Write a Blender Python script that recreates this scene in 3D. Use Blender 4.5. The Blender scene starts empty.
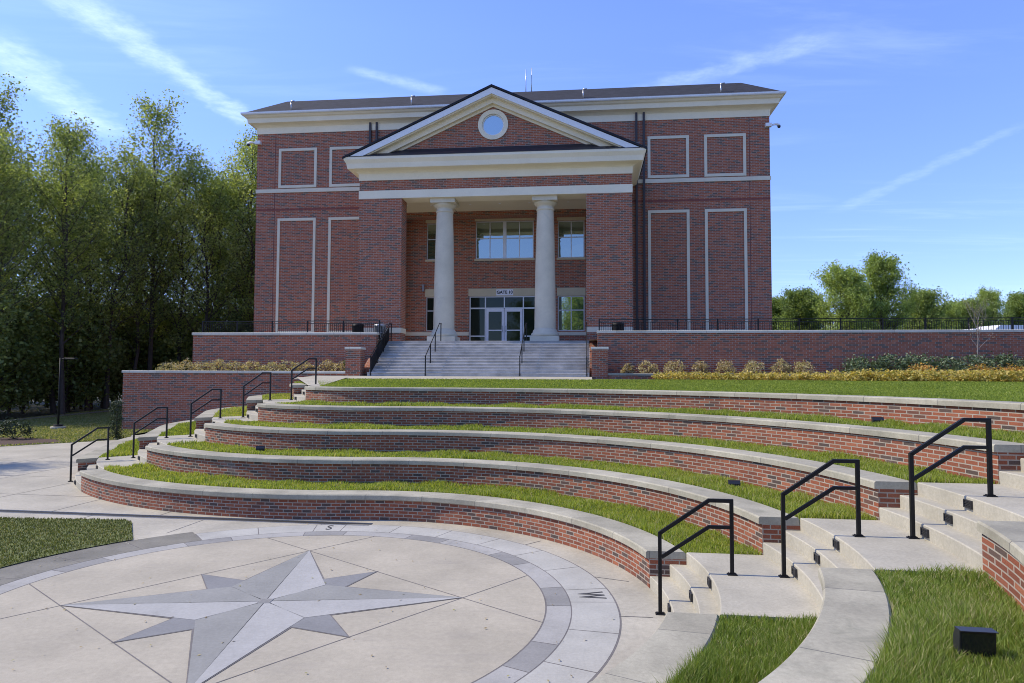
import bpy, math, random
import numpy as np
from mathutils import Matrix, Vector
from mathutils.geometry import tessellate_polygon
R = math.radians
rng = np.random.default_rng(7); random.seed(7)
SC = bpy.context.scene
COL = SC.collection

# ------------------------------------------------------------------ camera
cam = bpy.data.cameras.new('camera'); cam.lens = 24.0; cam.sensor_width = 36.0
cam.clip_start = 0.05; cam.clip_end = 3000
co = bpy.data.objects.new('camera', cam); COL.objects.link(co); SC.camera = co
EYE = 3.08; PITCH = 0.047; ROLL = 0.004
c_, s_ = math.cos(ROLL), math.sin(ROLL)
m0 = Matrix(((c_, -s_, 0), (0, 0, -1), (s_, c_, 0))).to_4x4()      # columns: right, up, back
co.matrix_world = Matrix.Translation((0, 0, EYE)) @ Matrix.Rotation(PITCH, 4, 'X') @ m0

# ------------------------------------------------------------------ light and sky
SUN_EL = R(47); SUN_AZ = R(173)        # direction to the sun, counted from +X
SKY_STRENGTH = 0.15
SUN_STRENGTH = 2.35
sd = Vector((math.cos(SUN_EL)*math.cos(SUN_AZ), math.cos(SUN_EL)*math.sin(SUN_AZ), math.sin(SUN_EL)))
sun = bpy.data.lights.new('sun', 'SUN'); sun.energy = SUN_STRENGTH; sun.angle = R(0.5); sun.color = (1.0, 0.91, 0.77)
so = bpy.data.objects.new('sun', sun); COL.objects.link(so); so.location = (-40, 0, 60)
so.rotation_euler = (-sd).to_track_quat('-Z', 'Y').to_euler()
SC.view_settings.view_transform = 'Standard'; SC.view_settings.look = 'None'
SC.view_settings.exposure = 1.03; SC.view_settings.gamma = 1.0
SC.view_settings.use_curve_mapping = False
SC.cycles.pixel_filter_type = 'BLACKMAN_HARRIS'; SC.cycles.filter_width = 1.0
SC.cycles.use_denoising = True; SC.cycles.denoising_prefilter = 'ACCURATE'

class NT:
    """small helper to write node trees"""
    def __init__(s, tree): s.t = tree; s.n = tree.nodes; s.l = tree.links
    def new(s, typ, **kw):
        n = s.n.new(typ)
        for k, v in kw.items(): setattr(n, k, v)
        return n
    def set(s, sock, v):
        if isinstance(v, bpy.types.NodeSocket): s.l.new(v, sock)
        elif isinstance(v, (tuple, list)) and sock.type == 'RGBA' and len(v) == 3: sock.default_value = (*v, 1)
        else: sock.default_value = v
    def math(s, op, a, b=None, c=None, clamp=False):
        n = s.new('ShaderNodeMath', operation=op); n.use_clamp = clamp
        for i, v in enumerate((a, b, c)):
            if v is not None: s.set(n.inputs[i], v)
        return n.outputs[0]
    def vmath(s, op, a, b=None, scale=None):
        n = s.new('ShaderNodeVectorMath', operation=op); s.set(n.inputs[0], a)
        if b is not None: s.set(n.inputs[1], b)
        if scale is not None: s.set(n.inputs['Scale'], scale)
        return n.outputs['Value'] if op in ('DOT_PRODUCT', 'LENGTH') else n.outputs[0]
    def noise(s, vec, scale, detail=4, rough=0.55, dist=0.0):
        n = s.new('ShaderNodeTexNoise'); s.set(n.inputs['Vector'], vec)
        n.inputs['Scale'].default_value = scale; n.inputs['Detail'].default_value = detail
        n.inputs['Roughness'].default_value = rough; n.inputs['Distortion'].default_value = dist
        return n.outputs[0]
    def ramp(s, fac, stops, interp='LINEAR'):
        n = s.new('ShaderNodeValToRGB'); e = n.color_ramp.elements; n.color_ramp.interpolation = interp
        while len(e) < len(stops): e.new(0.5)
        for i, (p, c) in enumerate(stops):
            e[i].position = p; e[i].color = (*c, 1) if len(c) == 3 else c
        s.set(n.inputs[0], fac); return n.outputs[0]
    def mix(s, fac, a, b, mode='MIX'):
        n = s.new('ShaderNodeMix', data_type='RGBA', blend_type=mode); n.clamp_factor = True
        s.set(n.inputs[0], fac); s.set(n.inputs[6], a); s.set(n.inputs[7], b); return n.outputs[2]
    def mapr(s, v, a, b, c=0.0, d=1.0, smooth=True):
        n = s.new('ShaderNodeMapRange'); n.interpolation_type = 'SMOOTHSTEP' if smooth else 'LINEAR'
        s.set(n.inputs[0], v)
        for i, x in enumerate((a, b, c, d)): s.set(n.inputs[i+1], x)
        return n.outputs[0]
    def scalevec(s, vec, sc):
        n = s.new('ShaderNodeMapping'); s.set(n.inputs[0], vec); n.inputs['Scale'].default_value = sc; return n.outputs[0]

world = bpy.data.worlds.new('World'); SC.world = world; world.use_nodes = True
W = NT(world.node_tree); W.n.clear()
sky = W.new('ShaderNodeTexSky', sky_type='NISHITA'); sky.sun_disc = False
sky.sun_elevation = SUN_EL; sky.sun_rotation = R(90) - SUN_AZ
sky.altitude = 100; sky.air_density = 1.0; sky.dust_density = 0.1; sky.ozone_density = 1.8
dirv = W.new('ShaderNodeTexCoord').outputs['Generated']
sep = W.new('ShaderNodeSeparateXYZ'); W.l.new(dirv, sep.inputs[0])
zc = W.math('MAXIMUM', sep.outputs[2], 0.02)
px = W.math('DIVIDE', sep.outputs[0], zc); py = W.math('DIVIDE', sep.outputs[1], zc)
cmb = W.new('ShaderNodeCombineXYZ'); W.l.new(px, cmb.inputs[0]); W.l.new(py, cmb.inputs[1])
plane = cmb.outputs[0]                                              # a flat sheet of high cloud
def streak(p1, p2, w1, w2, strength, fringe):
    """a contrail: a soft straight line on the sheet from p1 to p2"""
    d = (p2[0]-p1[0], p2[1]-p1[1]); L = math.hypot(*d); d = (d[0]/L, d[1]/L); n = (-d[1], d[0])
    rel = W.vmath('SUBTRACT', plane, (p1[0], p1[1], 0))
    t = W.math('DIVIDE', W.vmath('DOT_PRODUCT', rel, (d[0], d[1], 0)), L)
    q = W.vmath('DOT_PRODUCT', rel, (n[0], n[1], 0))
    wob = W.math('MULTIPLY', W.math('SUBTRACT', W.noise(plane, 9.0, 4, .6), .5), fringe)
    q = W.math('ABSOLUTE', W.math('ADD', q, wob))
    w = W.math('ADD', W.math('MULTIPLY', t, w2-w1), w1)
    band = W.math('SUBTRACT', 1.0, W.mapr(W.math('DIVIDE', q, w), 0.1, 1.0))
    ends = W.math('MULTIPLY', W.mapr(t, -.15, .1), W.math('SUBTRACT', 1.0, W.mapr(t, .9, 1.1)))
    tex = W.mapr(W.noise(plane, 14.0, 5, .7), .25, .75, .35, 1.0)
    return W.math('MULTIPLY', W.math('MULTIPLY', W.math('MULTIPLY', band, ends), tex), strength)
wisp1 = W.noise(W.scalevec(plane, (0.5, 2.2, 1)), 1.3, 8, .62, .9)
wisp2 = W.noise(plane, 0.55, 4, .5)
cl = W.math('MULTIPLY', W.mapr(wisp1, .46, .80), W.mapr(wisp2, .38, .66))
cl = W.math('MULTIPLY', cl, 0.11)
def sp(px_, py_):                                                   # photograph direction -> point on the sheet
    x = px_-512; y = 341.5-py_; f = 682.67
    x, y = c_*x - s_*y, s_*x + c_*y
    cp, sp_ = math.cos(PITCH), math.sin(PITCH)
    d = (x, cp*f - sp_*y, sp_*f + cp*y); return (d[0]/d[2], d[1]/d[2])
for a in ((sp(60, -10), sp(248, 122), .12, .08, .21, .16), (sp(-20, 35), sp(110, 135), .16, .12, .20, .2),
          (sp(355, 70), sp(440, 92), .05, .06, .13, .06), (sp(845, 208), sp(1015, 128), .10, .06, .06, .14),
          (sp(640, 92), sp(830, 38), .08, .10, .10, .15)):
    cl = W.math('ADD', cl, streak(*a))
low = W.mapr(sep.outputs[2], .0, .16)
cl = W.math('MULTIPLY', cl, low, clamp=True)
hs = W.new('ShaderNodeHueSaturation'); hs.inputs['Saturation'].default_value = 1.12; W.l.new(sky.outputs[0], hs.inputs['Color'])
tint = W.ramp(W.mapr(sep.outputs[2], .0, .45, smooth=False), [(0, (.44, .49, .76)), (.35, (.58, .575, .85)), (1, (.83, .745, .99))])
skyc = W.mix(1.0, hs.outputs[0], tint, 'MULTIPLY')
skyc = W.mix(cl, skyc, (6.6, 7.6, 9.4))
bg = W.new('ShaderNodeBackground'); W.l.new(skyc, bg.inputs[0]); bg.inputs[1].default_value = SKY_STRENGTH
W.l.new(bg.outputs[0], W.new('ShaderNodeOutputWorld').inputs[0])

# ------------------------------------------------------------------ materials
def material(name):
    m = bpy.data.materials.new(name); m.use_nodes = True
    t = NT(m.node_tree); t.n.clear()
    o = t.new('ShaderNodeOutputMaterial'); b = t.new('ShaderNodeBsdfPrincipled'); t.l.new(b.outputs[0], o.inputs[0])
    return m, t, b, o
def bump(t, b, h, strength, dist=0.01):
    n = t.new('ShaderNodeBump'); n.inputs['Strength'].default_value = strength; n.inputs['Distance'].default_value = dist
    t.set(n.inputs['Height'], h); t.l.new(n.outputs[0], b.inputs['Normal'])
def uvs(t): return t.new('ShaderNodeTexCoord').outputs['UV']
def objc(t):
    g = t.new('ShaderNodeNewGeometry'); return g.outputs['Position']

def brick_mat(name, bw, bh, mortar, stops, mcol, bias_noise=0.35, grime=0.3):
    m, t, b, o = material(name); uv = uvs(t)
    n = t.new('ShaderNodeTexBrick'); t.l.new(uv, n.inputs['Vector'])
    n.offset = 0.5; n.inputs['Scale'].default_value = 1.0
    n.inputs['Brick Width'].default_value = bw; n.inputs['Row Height'].default_value = bh
    n.inputs['Mortar Size'].default_value = mortar; n.inputs['Mortar Smooth'].default_value = 0.15
    n.inputs['Color1'].default_value = (0, 0, 0, 1); n.inputs['Color2'].default_value = (1, 1, 1, 1)
    n.inputs['Mortar'].default_value = (0.5, 0.5, 0.5, 1)
    big = t.noise(uv, 0.7, 3, .6)
    f = t.math('ADD', n.outputs[0], t.math('MULTIPLY', t.math('SUBTRACT', big, .5), bias_noise))
    col = t.ramp(f, stops)
    fine = t.noise(uv, 60.0, 3, .6)
    col = t.mix(1.0, col, t.ramp(fine, [(.3, (.78, .78, .78)), (.7, (1.15, 1.15, 1.15))]), 'MULTIPLY')
    mc = t.mix(1.0, mcol, t.ramp(t.noise(uv, 5.0, 4), [(.3, (.8, .8, .8)), (.7, (1.1, 1.1, 1.1))]), 'MULTIPLY')
    col = t.mix(n.outputs[1], col, mc)
    st = t.mapr(t.noise(t.scalevec(uv, (1.2, .35, 1)), 1.6, 5, .6), .5, .75, 0, grime)
    col = t.mix(st, col, (.06, .045, .038))
    bl = t.mapr(t.noise(t.scalevec(uv, (.9, 1.6, 1)), 1.1, 6, .65, .5), .58, .80, 0, .32)
    col = t.mix(bl, col, (.40, .35, .30))
    t.l.new(col, b.inputs['Base Color']); b.inputs['Roughness'].default_value = .88
    b.inputs['Specular IOR Level'].default_value = .25
    h = t.math('SUBTRACT', t.math('MULTIPLY', fine, .3), n.outputs[1]); bump(t, b, h, .5, .006)
    return m
RED = [(0.0, (.085, .062, .050)), (.12, (.115, .074, .056)), (.22, (.205, .064, .034)), (.45, (.290, .094, .046)),
       (.60, (.190, .064, .037)), (.72, (.325, .118, .060)), (.88, (.235, .079, .043)), (1.0, (.145, .070, .046))]
FAC = [(0.0, (.135, .095, .075)), (.14, (.165, .100, .074)), (.26, (.32, .094, .047)), (.50, (.41, .122, .060)),
       (.66, (.285, .087, .046)), (.84, (.44, .145, .071)), (1.0, (.25, .098, .066))]
M = {}
M['brick'] = brick_mat('red_brick_with_grey_mortar', .205, .069, .009, RED, (.36, .305, .235))
M['fbrick'] = brick_mat('flashed_red_facade_brick', .31, .098, .012, FAC, (.37, .305, .24), .32, .1)

def stone_mat(name, base, var=.18, rough=.85, stain=(.10, .10, .09), stain_amt=.35, joint=None, scale=1.0, spec=.3, streak=False, grain=1.0):
    m, t, b, o = material(name); p = objc(t)
    v = t.noise(p, 1.3*scale, 6, .62); f = t.noise(p, 26*scale, 4, .6); ff = t.noise(p, 160*scale, 2, .6)
    lo, hi = 1-var, 1+var
    col = t.mix(1.0, base, t.ramp(v, [(.3, (lo, lo, lo*.99)), (.7, (hi, hi, hi*1.0))]), 'MULTIPLY')
    col = t.mix(1.0, col, t.ramp(f, [(.3, (1-.11*grain,)*3), (.7, (1+.09*grain,)*3)]), 'MULTIPLY')
    col = t.mix(1.0, col, t.ramp(ff, [(.3, (1-.10*grain,)*3), (.7, (1+.08*grain,)*3)]), 'MULTIPLY')
    vec = t.scalevec(p, (.5, 2.2, 1)) if streak else p
    s = t.mapr(t.noise(vec, 2.3*scale, 7, .7, .6), .52, .78, 0, stain_amt)
    col = t.mix(s, col, stain)
    if joint and stain_amt > .3:
        uvd = uvs(t); dr_ = t.mapr(t.noise(t.scalevec(uvd, (9, .35, 1)), 1.0, 4, .7), .60, .80, 0, .55)
        wh = t.mapr(t.noise(t.scalevec(uvd, (.35, .1, 1)), 1.0, 2, .5), .5, .62); col = t.mix(t.math('MULTIPLY', dr_, wh), col, (.10, .095, .075))
    spk = t.mapr(t.noise(p, 70, 1, .4), .74, .80, 0, .45*grain)
    col = t.mix(spk, col, tuple(x*.45 for x in base))
    if joint:
        uv = uvs(t); sx = t.new('ShaderNodeSeparateXYZ'); t.l.new(uv, sx.inputs[0])
        fr = t.math('FRACT', t.math('DIVIDE', sx.outputs[0], joint))
        d = t.math('MINIMUM', fr, t.math('SUBTRACT', 1.0, fr))
        j = t.math('LESS_THAN', d, .005/joint)
        cell = t.new('ShaderNodeTexWhiteNoise', noise_dimensions='1D'); t.l.new(t.math('FLOOR', t.math('DIVIDE', sx.outputs[0], joint)), cell.inputs['W'])
        col = t.mix(1.0, col, t.ramp(cell.outputs[0], [(0, (.90, .90, .89)), (1, (1.08, 1.08, 1.07))]), 'MULTIPLY')
        col = t.mix(t.math('MULTIPLY', j, .75), col, (.09, .085, .08))
    t.l.new(col, b.inputs['Base Color'])
    rr = t.mapr(v, .3, .7, rough-.08, rough+.06); t.l.new(rr, b.inputs['Roughness'])
    b.inputs['Specular IOR Level'].default_value = spec
    bump(t, b, t.math('ADD', f, t.math('MULTIPLY', ff, .5)), .25, .004)
    return m
M['coping'] = stone_mat('cast_stone_coping', (.355, .328, .245), .22, stain=(.15, .155, .11), stain_amt=.55, joint=1.22)
M['wcap'] = stone_mat('pale_wall_cap', (.62, .575, .47), .10, joint=1.5, stain_amt=.2)
M['step'] = stone_mat('broomed_concrete', (.405, .372, .285), .14, stain=(.25, .24, .21), stain_amt=.35)
M['pave'] = stone_mat('light_concrete_paving', (.40, .365, .28), .18, stain=(.27, .25, .22), stain_amt=.5, scale=.5)
M['disc'] = stone_mat('cream_stage_concrete', (.395, .352, .262), .14, stain=(.27, .245, .205), stain_amt=.45, scale=.55, streak=True, grain=.7)
M['ring'] = stone_mat('pale_grey_paving_stone', (.395, .38, .325), .13, stain=(.25, .25, .23), stain_amt=.35, grain=.7)
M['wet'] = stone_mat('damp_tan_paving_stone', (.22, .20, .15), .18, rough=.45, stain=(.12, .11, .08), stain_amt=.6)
M['bandl'] = stone_mat('light_grey_band_stone', (.35, .335, .295), .13, grain=.7)
M['bandd'] = stone_mat('dark_grey_band_stone', (.25, .24, .215), .16, stain=(.11, .11, .10), stain_amt=.5, grain=.7)
M['starl'] = stone_mat('pale_lavender_stone', (.37, .36, .325), .09, stain_amt=.12, grain=.7)
M['starg'] = stone_mat('grey_star_stone', (.265, .26, .23), .10, stain_amt=.15, grain=.7)
M['stard'] = stone_mat('blue_grey_star_stone', (.215, .212, .200), .10, stain_amt=.2, grain=.7)
M['joint'] = stone_mat('paving_joint', (.17, .155, .14), .2, stain_amt=.1)
M['cream'] = stone_mat('cream_cast_stone', (.82, .735, .55), .05, stain=(.42, .37, .27), stain_amt=.14, scale=.5, grain=.25)
M['trim'] = stone_mat('pale_precast_trim', (.68, .61, .46), .06, stain_amt=.12, grain=.25)
M['column'] = stone_mat('grey_limestone_column', (.63, .56, .42), .10, stain=(.36, .34, .28), stain_amt=.35, scale=.7, grain=.25)
M['lintel'] = stone_mat('tan_cast_stone_lintel', (.55, .47, .31), .05, stain_amt=.1, grain=.25)
M['soffit'] = stone_mat('painted_soffit', (.72, .63, .45), .03, stain_amt=.05, grain=.25)
M['stair'] = stone_mat('weathered_stair_stone', (.44, .42, .385), .25, stain=(.20, .19, .18), stain_amt=.5, streak=True)
M['mulch'] = stone_mat('brown_mulch', (.085, .052, .036), .4, scale=6, stain_amt=.4)
M['soil'] = stone_mat('forest_floor', (.07, .065, .035), .4, scale=2, stain_amt=.4)
M['dirt'] = stone_mat('tan_gravel_edge', (.25, .21, .15), .25, scale=2)

def simple(name, col, rough=.5, metal=0.0, spec=.5, var=0.0):
    m, t, b, o = material(name); p = objc(t)
    c = t.mix(1.0, col, t.ramp(t.noise(p, 9, 4), [(.3, (1-var-.04,)*3), (.7, (1+var+.04,)*3)]), 'MULTIPLY')
    t.l.new(c, b.inputs['Base Color']); b.inputs['Roughness'].default_value = rough
    b.inputs['Metallic'].default_value = metal; b.inputs['Specular IOR Level'].default_value = spec
    return m
M['black'] = simple('black_powder_coat', (.006, .006, .006), .5, 0, .35)
M['iron'] = simple('dark_iron', (.010, .010, .010), .6, 0, .3)
M['lampblk'] = simple('dark_lamp_housing', (.022, .022, .026), .38, 0, .5)
M['lens'] = simple('dark_lamp_glass', (.012, .014, .02), .12, 0, .7)
M['alu'] = simple('clear_anodised_frame', (.60, .60, .60), .38, .35)
M['doorw'] = simple('white_door_frame', (.74, .74, .76), .4)
M['steel'] = simple('brushed_steel', (.42, .43, .44), .35, .7)
M['white'] = simple('white_paint', (.78, .78, .78), .45)
M['slot'] = simple('dark_slot', (.015, .015, .015), .8)
M['letter'] = simple('dark_grey_inlay', (.05, .048, .046), .7)
M['brown'] = simple('dark_bronze_downspout', (.035, .026, .026), .5)
M['flash'] = simple('dark_flashing', (.022, .022, .028), .5)
M['gutter'] = simple('light_gutter', (.74, .735, .71), .4)
M['bark'] = stone_mat('grey_brown_bark', (.075, .062, .050), .4, scale=4, stain_amt=.5)
M['palebark'] = stone_mat('pale_grey_bark', (.24, .21, .19), .25, scale=4)
M['dead'] = simple('van_dark_glass', (.02, .025, .03), .1)

def glass_mat(name, tint, gl):
    m, t, b, o = material(name)
    b.inputs['Base Color'].default_value = (*tint, 1); b.inputs['Roughness'].default_value = .8; b.inputs['Specular IOR Level'].default_value = 0.0
    g = t.new('ShaderNodeBsdfGlossy'); g.inputs['Color'].default_value = (.84, .95, .90, 1); g.inputs['Roughness'].default_value = .02
    p = objc(t); bm = t.new('ShaderNodeBump'); bm.inputs['Strength'].default_value = .12; bm.inputs['Distance'].default_value = .02
    t.l.new(t.noise(p, .9, 2), bm.inputs['Height']); t.l.new(bm.outputs[0], g.inputs['Normal'])
    mx = t.new('ShaderNodeMixShader'); mx.inputs[0].default_value = gl
    t.l.new(b.outputs[0], mx.inputs[1]); t.l.new(g.outputs[0], mx.inputs[2]); t.l.new(mx.outputs[0], o.inputs[0])
    return m
M['glass'] = glass_mat('reflective_window_glass', (.045, .085, .05), .36)
M['dglass'] = glass_mat('dark_entrance_glass', (.012, .018, .013), .03)
M['rglass'] = glass_mat('round_window_glass', (.02, .04, .06), .55)

def shingle():
    m, t, b, o = material('charcoal_shingles'); uv = uvs(t)
    n = t.new('ShaderNodeTexBrick'); t.l.new(uv, n.inputs['Vector']); n.inputs['Scale'].default_value = 1
    n.inputs['Brick Width'].default_value = .3; n.inputs['Row Height'].default_value = .14; n.inputs['Mortar Size'].default_value = .008
    n.inputs['Color1'].default_value = (.013, .014, .019, 1); n.inputs['Color2'].default_value = (.026, .027, .034, 1)
    n.inputs['Mortar'].default_value = (.012, .012, .014, 1)
    t.l.new(n.outputs[0], b.inputs['Base Color']); b.inputs['Roughness'].default_value = .9
    return m
M['shingle'] = shingle()

def leaf_mat(name, stops, trans=.35, rough=.6):
    """foliage: per-leaf colour from UV.x, part of the light passes through"""
    m, t, b, o = material(name); uv = uvs(t); sx = t.new('ShaderNodeSeparateXYZ'); t.l.new(uv, sx.inputs[0])
    oi = t.new('ShaderNodeObjectInfo')
    f = t.math('ADD', sx.outputs[0], t.math('MULTIPLY', t.math('SUBTRACT', oi.outputs['Random'], .5), .42))
    big = t.noise(objc(t), .5, 3, .6)
    f = t.math('ADD', f, t.math('MULTIPLY', t.math('SUBTRACT', big, .5), .5), clamp=True)
    col = t.ramp(f, stops)
    t.l.new(col, b.inputs['Base Color']); b.inputs['Roughness'].default_value = rough; b.inputs['Specular IOR Level'].default_value = .3
    tr = t.new('ShaderNodeBsdfTranslucent'); t.l.new(t.mix(1.0, col, (1.25, 1.2, .55), 'MULTIPLY'), tr.inputs[0])
    mx = t.new('ShaderNodeMixShader'); mx.inputs[0].default_value = trans
    t.l.new(b.outputs[0], mx.inputs[1]); t.l.new(tr.outputs[0], mx.inputs[2]); t.l.new(mx.outputs[0], o.inputs[0])
    return m
M['grass'] = leaf_mat('green_grass', [(0, (.150, .205, .034)), (.40, (.275, .350, .052)), (.80, (.40, .45, .095)), (1, (.52, .47, .24))], .5)
M['grass3'] = leaf_mat('tall_green_grass', [(0, (.085, .135, .026)), (.45, (.180, .260, .044)), (.9, (.29, .36, .08)), (1, (.50, .45, .24))], .47)
M['grass4'] = leaf_mat('dull_short_grass', [(0, (.065, .085, .024)), (.5, (.125, .150, .046)), (.85, (.21, .205, .09)), (1, (.32, .28, .17))], .4)
M['grass2'] = leaf_mat('dull_lawn_grass', [(0, (.11, .14, .036)), (.5, (.225, .260, .075)), (.85, (.35, .34, .14)), (1, (.48, .42, .25))], .42)
M['leafd'] = leaf_mat('woodland_leaves', [(0, (.10, .14, .045)), (.5, (.235, .295, .098)), (1, (.43, .48, .20))], .56)
M['leafl'] = leaf_mat('spring_leaves', [(0, (.125, .17, .05)), (.5, (.275, .35, .107)), (1, (.46, .52, .22))], .56)
M['leafr'] = leaf_mat('fresh_green_leaves', [(0, (.16, .22, .05)), (.5, (.33, .42, .11)), (1, (.50, .56, .21))], .5)
M['leafs'] = leaf_mat('mid_green_leaves', [(0, (.11, .16, .045)), (.5, (.23, .31, .085)), (1, (.38, .44, .15))], .48)
M['hedge'] = leaf_mat('dark_glossy_hedge_leaves', [(0, (.055, .085, .038)), (.6, (.125, .175, .078)), (1, (.33, .36, .23))], .15, .4)
M['clip'] = leaf_mat('dark_clipped_evergreen', [(0, (.018, .030, .014)), (1, (.06, .085, .035))], .15)
M['tan'] = leaf_mat('dry_tan_foliage', [(0, (.28, .215, .12)), (.5, (.50, .40, .235)), (.8, (.38, .38, .15)), (1, (.62, .50, .33))], .35)
M['yellow'] = leaf_mat('yellow_ground_cover', [(0, (.21, .22, .055)), (.4, (.48, .40, .10)), (.8, (.70, .56, .19)), (1, (.68, .46, .19))], .4)
M['orange'] = leaf_mat('orange_tipped_foliage', [(0, (.24, .21, .05)), (.5, (.52, .32, .07)), (1, (.55, .17, .055))], .3)

# ------------------------------------------------------------------ mesh helpers
YAW = R(6.3); BO = Vector((-0.8, 34.0, 0))        # building frame: origin at the foot of the entrance stairs
BM = Matrix.Translation(BO) @ Matrix.Rotation(-YAW, 4, 'Z')
def b2w(u, v, z=0): return BM @ Vector((u, v, z))

class MB:
    def __init__(s): s.v = []; s.f = []; s.uv = []; s.mi = []; s.smooth = []
    def face(s, pts, uv=None, mi=0, smooth=False):
        i = len(s.v); s.v += [tuple(p) for p in pts]; s.f.append(tuple(range(i, i+len(pts))))
        if uv is None:
            a = Vector(pts[1])-Vector(pts[0]); n = None
            for k in range(2, len(pts)):
                n = a.cross(Vector(pts[k])-Vector(pts[0]))
                if n.length > 1e-9: break
            ax, ay, az = abs(n.x), abs(n.y), abs(n.z)
            if az > max(ax, ay)*1.2: uv = [(p[0], p[1]) for p in pts]
            elif ay >= ax: uv = [(p[0], p[2]) for p in pts]
            else: uv = [(p[1], p[2]) for p in pts]
        s.uv += uv; s.mi.append(mi); s.smooth.append(smooth)
    def box(s, x0, x1, y0, y1, z0, z1, mi=0):
        a, b, c, d = (x0,y0,z0), (x1,y0,z0), (x1,y1,z0), (x0,y1,z0)
        e, f, g, h = (x0,y0,z1), (x1,y0,z1), (x1,y1,z1), (x0,y1,z1)
        for q in ((a,b,f,e), (b,c,g,f), (c,d,h,g), (d,a,e,h), (e,f,g,h), (d,c,b,a)): s.face(q, mi=mi)
        return s
    def bevbox(s, x0, x1, y0, y1, z0, z1, r=.02, mi=0):
        """box with its top edges chamfered"""
        s.box(x0, x1, y0, y1, z0, z1-r, mi) if False else None
        lo = [(x0,y0,z0), (x1,y0,z0), (x1,y1,z0), (x0,y1,z0)]; md = [(x,y,z1-r) for x,y,_ in lo]
        tp = [(x0+r,y0+r,z1), (x1-r,y0+r,z1), (x1-r,y1-r,z1), (x0+r,y1-r,z1)]
        for k in range(4):
            j = (k+1) % 4
            s.face((lo[k], lo[j], md[j], md[k]), mi=mi); s.face((md[k], md[j], tp[j], tp[k]), mi=mi)
        s.face(tp, mi=mi); s.face(lo[::-1], mi=mi); return s
    def bar(s, p, q, w, h=None, mi=0, up=(0,0,1)):
        """square bar from p to q"""
        h = h or w; p, q = Vector(p), Vector(q); d = (q-p).normalized(); up = Vector(up)
        if abs(d.dot(up)) > .98: up = Vector((1,0,0))
        x = d.cross(up).normalized()*w/2; y = x.cross(d).normalized()*h/2
        A = [p-x-y, p+x-y, p+x+y, p-x+y]; B = [k+(q-p) for k in A]
        for i in range(4): j = (i+1) % 4; s.face((A[i], A[j], B[j], B[i]), mi=mi)
        s.face(A[::-1], mi=mi); s.face(B, mi=mi); return s
    def tube(s, pts, rad, n=8, mi=0, caps=True):
        pts = [Vector(p) for p in pts]; rad = rad if isinstance(rad, (list, tuple)) else [rad]*len(pts)
        rings = []
        for i, p in enumerate(pts):
            d = (pts[min(i+1, len(pts)-1)]-pts[max(i-1, 0)]).normalized()
            up = Vector((0,0,1)) if abs(d.z) < .95 else Vector((1,0,0))
            x = d.cross(up).normalized(); y = x.cross(d).normalized()
            rings.append([p + rad[i]*(math.cos(2*math.pi*k/n)*x + math.sin(2*math.pi*k/n)*y) for k in range(n)])
        for i in range(len(rings)-1):
            for k in range(n):
                j = (k+1) % n; s.face((rings[i][k], rings[i][j], rings[i+1][j], rings[i+1][k]), mi=mi, smooth=True)
        if caps: s.face(rings[0][::-1], mi=mi); s.face(rings[-1], mi=mi)
        return s
    def lathe(s, prof, c=(0,0,0), n=40, mi=0, smooth=True):
        """prof: (radius, z) from bottom to top"""
        for i in range(len(prof)-1):
            (r0, z0), (r1, z1) = prof[i], prof[i+1]
            for k in range(n):
                a, b = 2*math.pi*k/n, 2*math.pi*(k+1)/n
                q = [(c[0]+r*math.cos(t), c[1]+r*math.sin(t), c[2]+z) for r, t, z in ((r0,a,z0), (r0,b,z0), (r1,b,z1), (r1,a,z1))]
                if r0 < 1e-6: q = [q[0], q[2], q[3]]
                elif r1 < 1e-6: q = q[:3]
                s.face(q, uv=[(a, z0), (b, z0), (b, z1), (a, z1)][:len(q)], mi=mi, smooth=smooth)
        return s
    def prism(s, poly, axis, a, b, mi=0):
        """extrude a 2-D polygon along an axis: axis 'x' -> poly is (y,z); 'y' -> (x,z); 'z' -> (x,y)"""
        P = {'x': lambda p, t: (t, p[0], p[1]), 'y': lambda p, t: (p[0], t, p[1]), 'z': lambda p, t: (p[0], p[1], t)}[axis]
        n = len(poly); A = [P(p, a) for p in poly]; B = [P(p, b) for p in poly]
        for i in range(n): j = (i+1) % n; s.face((A[i], A[j], B[j], B[i]), mi=mi)
        s.face(A[::-1], mi=mi); s.face(B, mi=mi); return s

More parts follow.
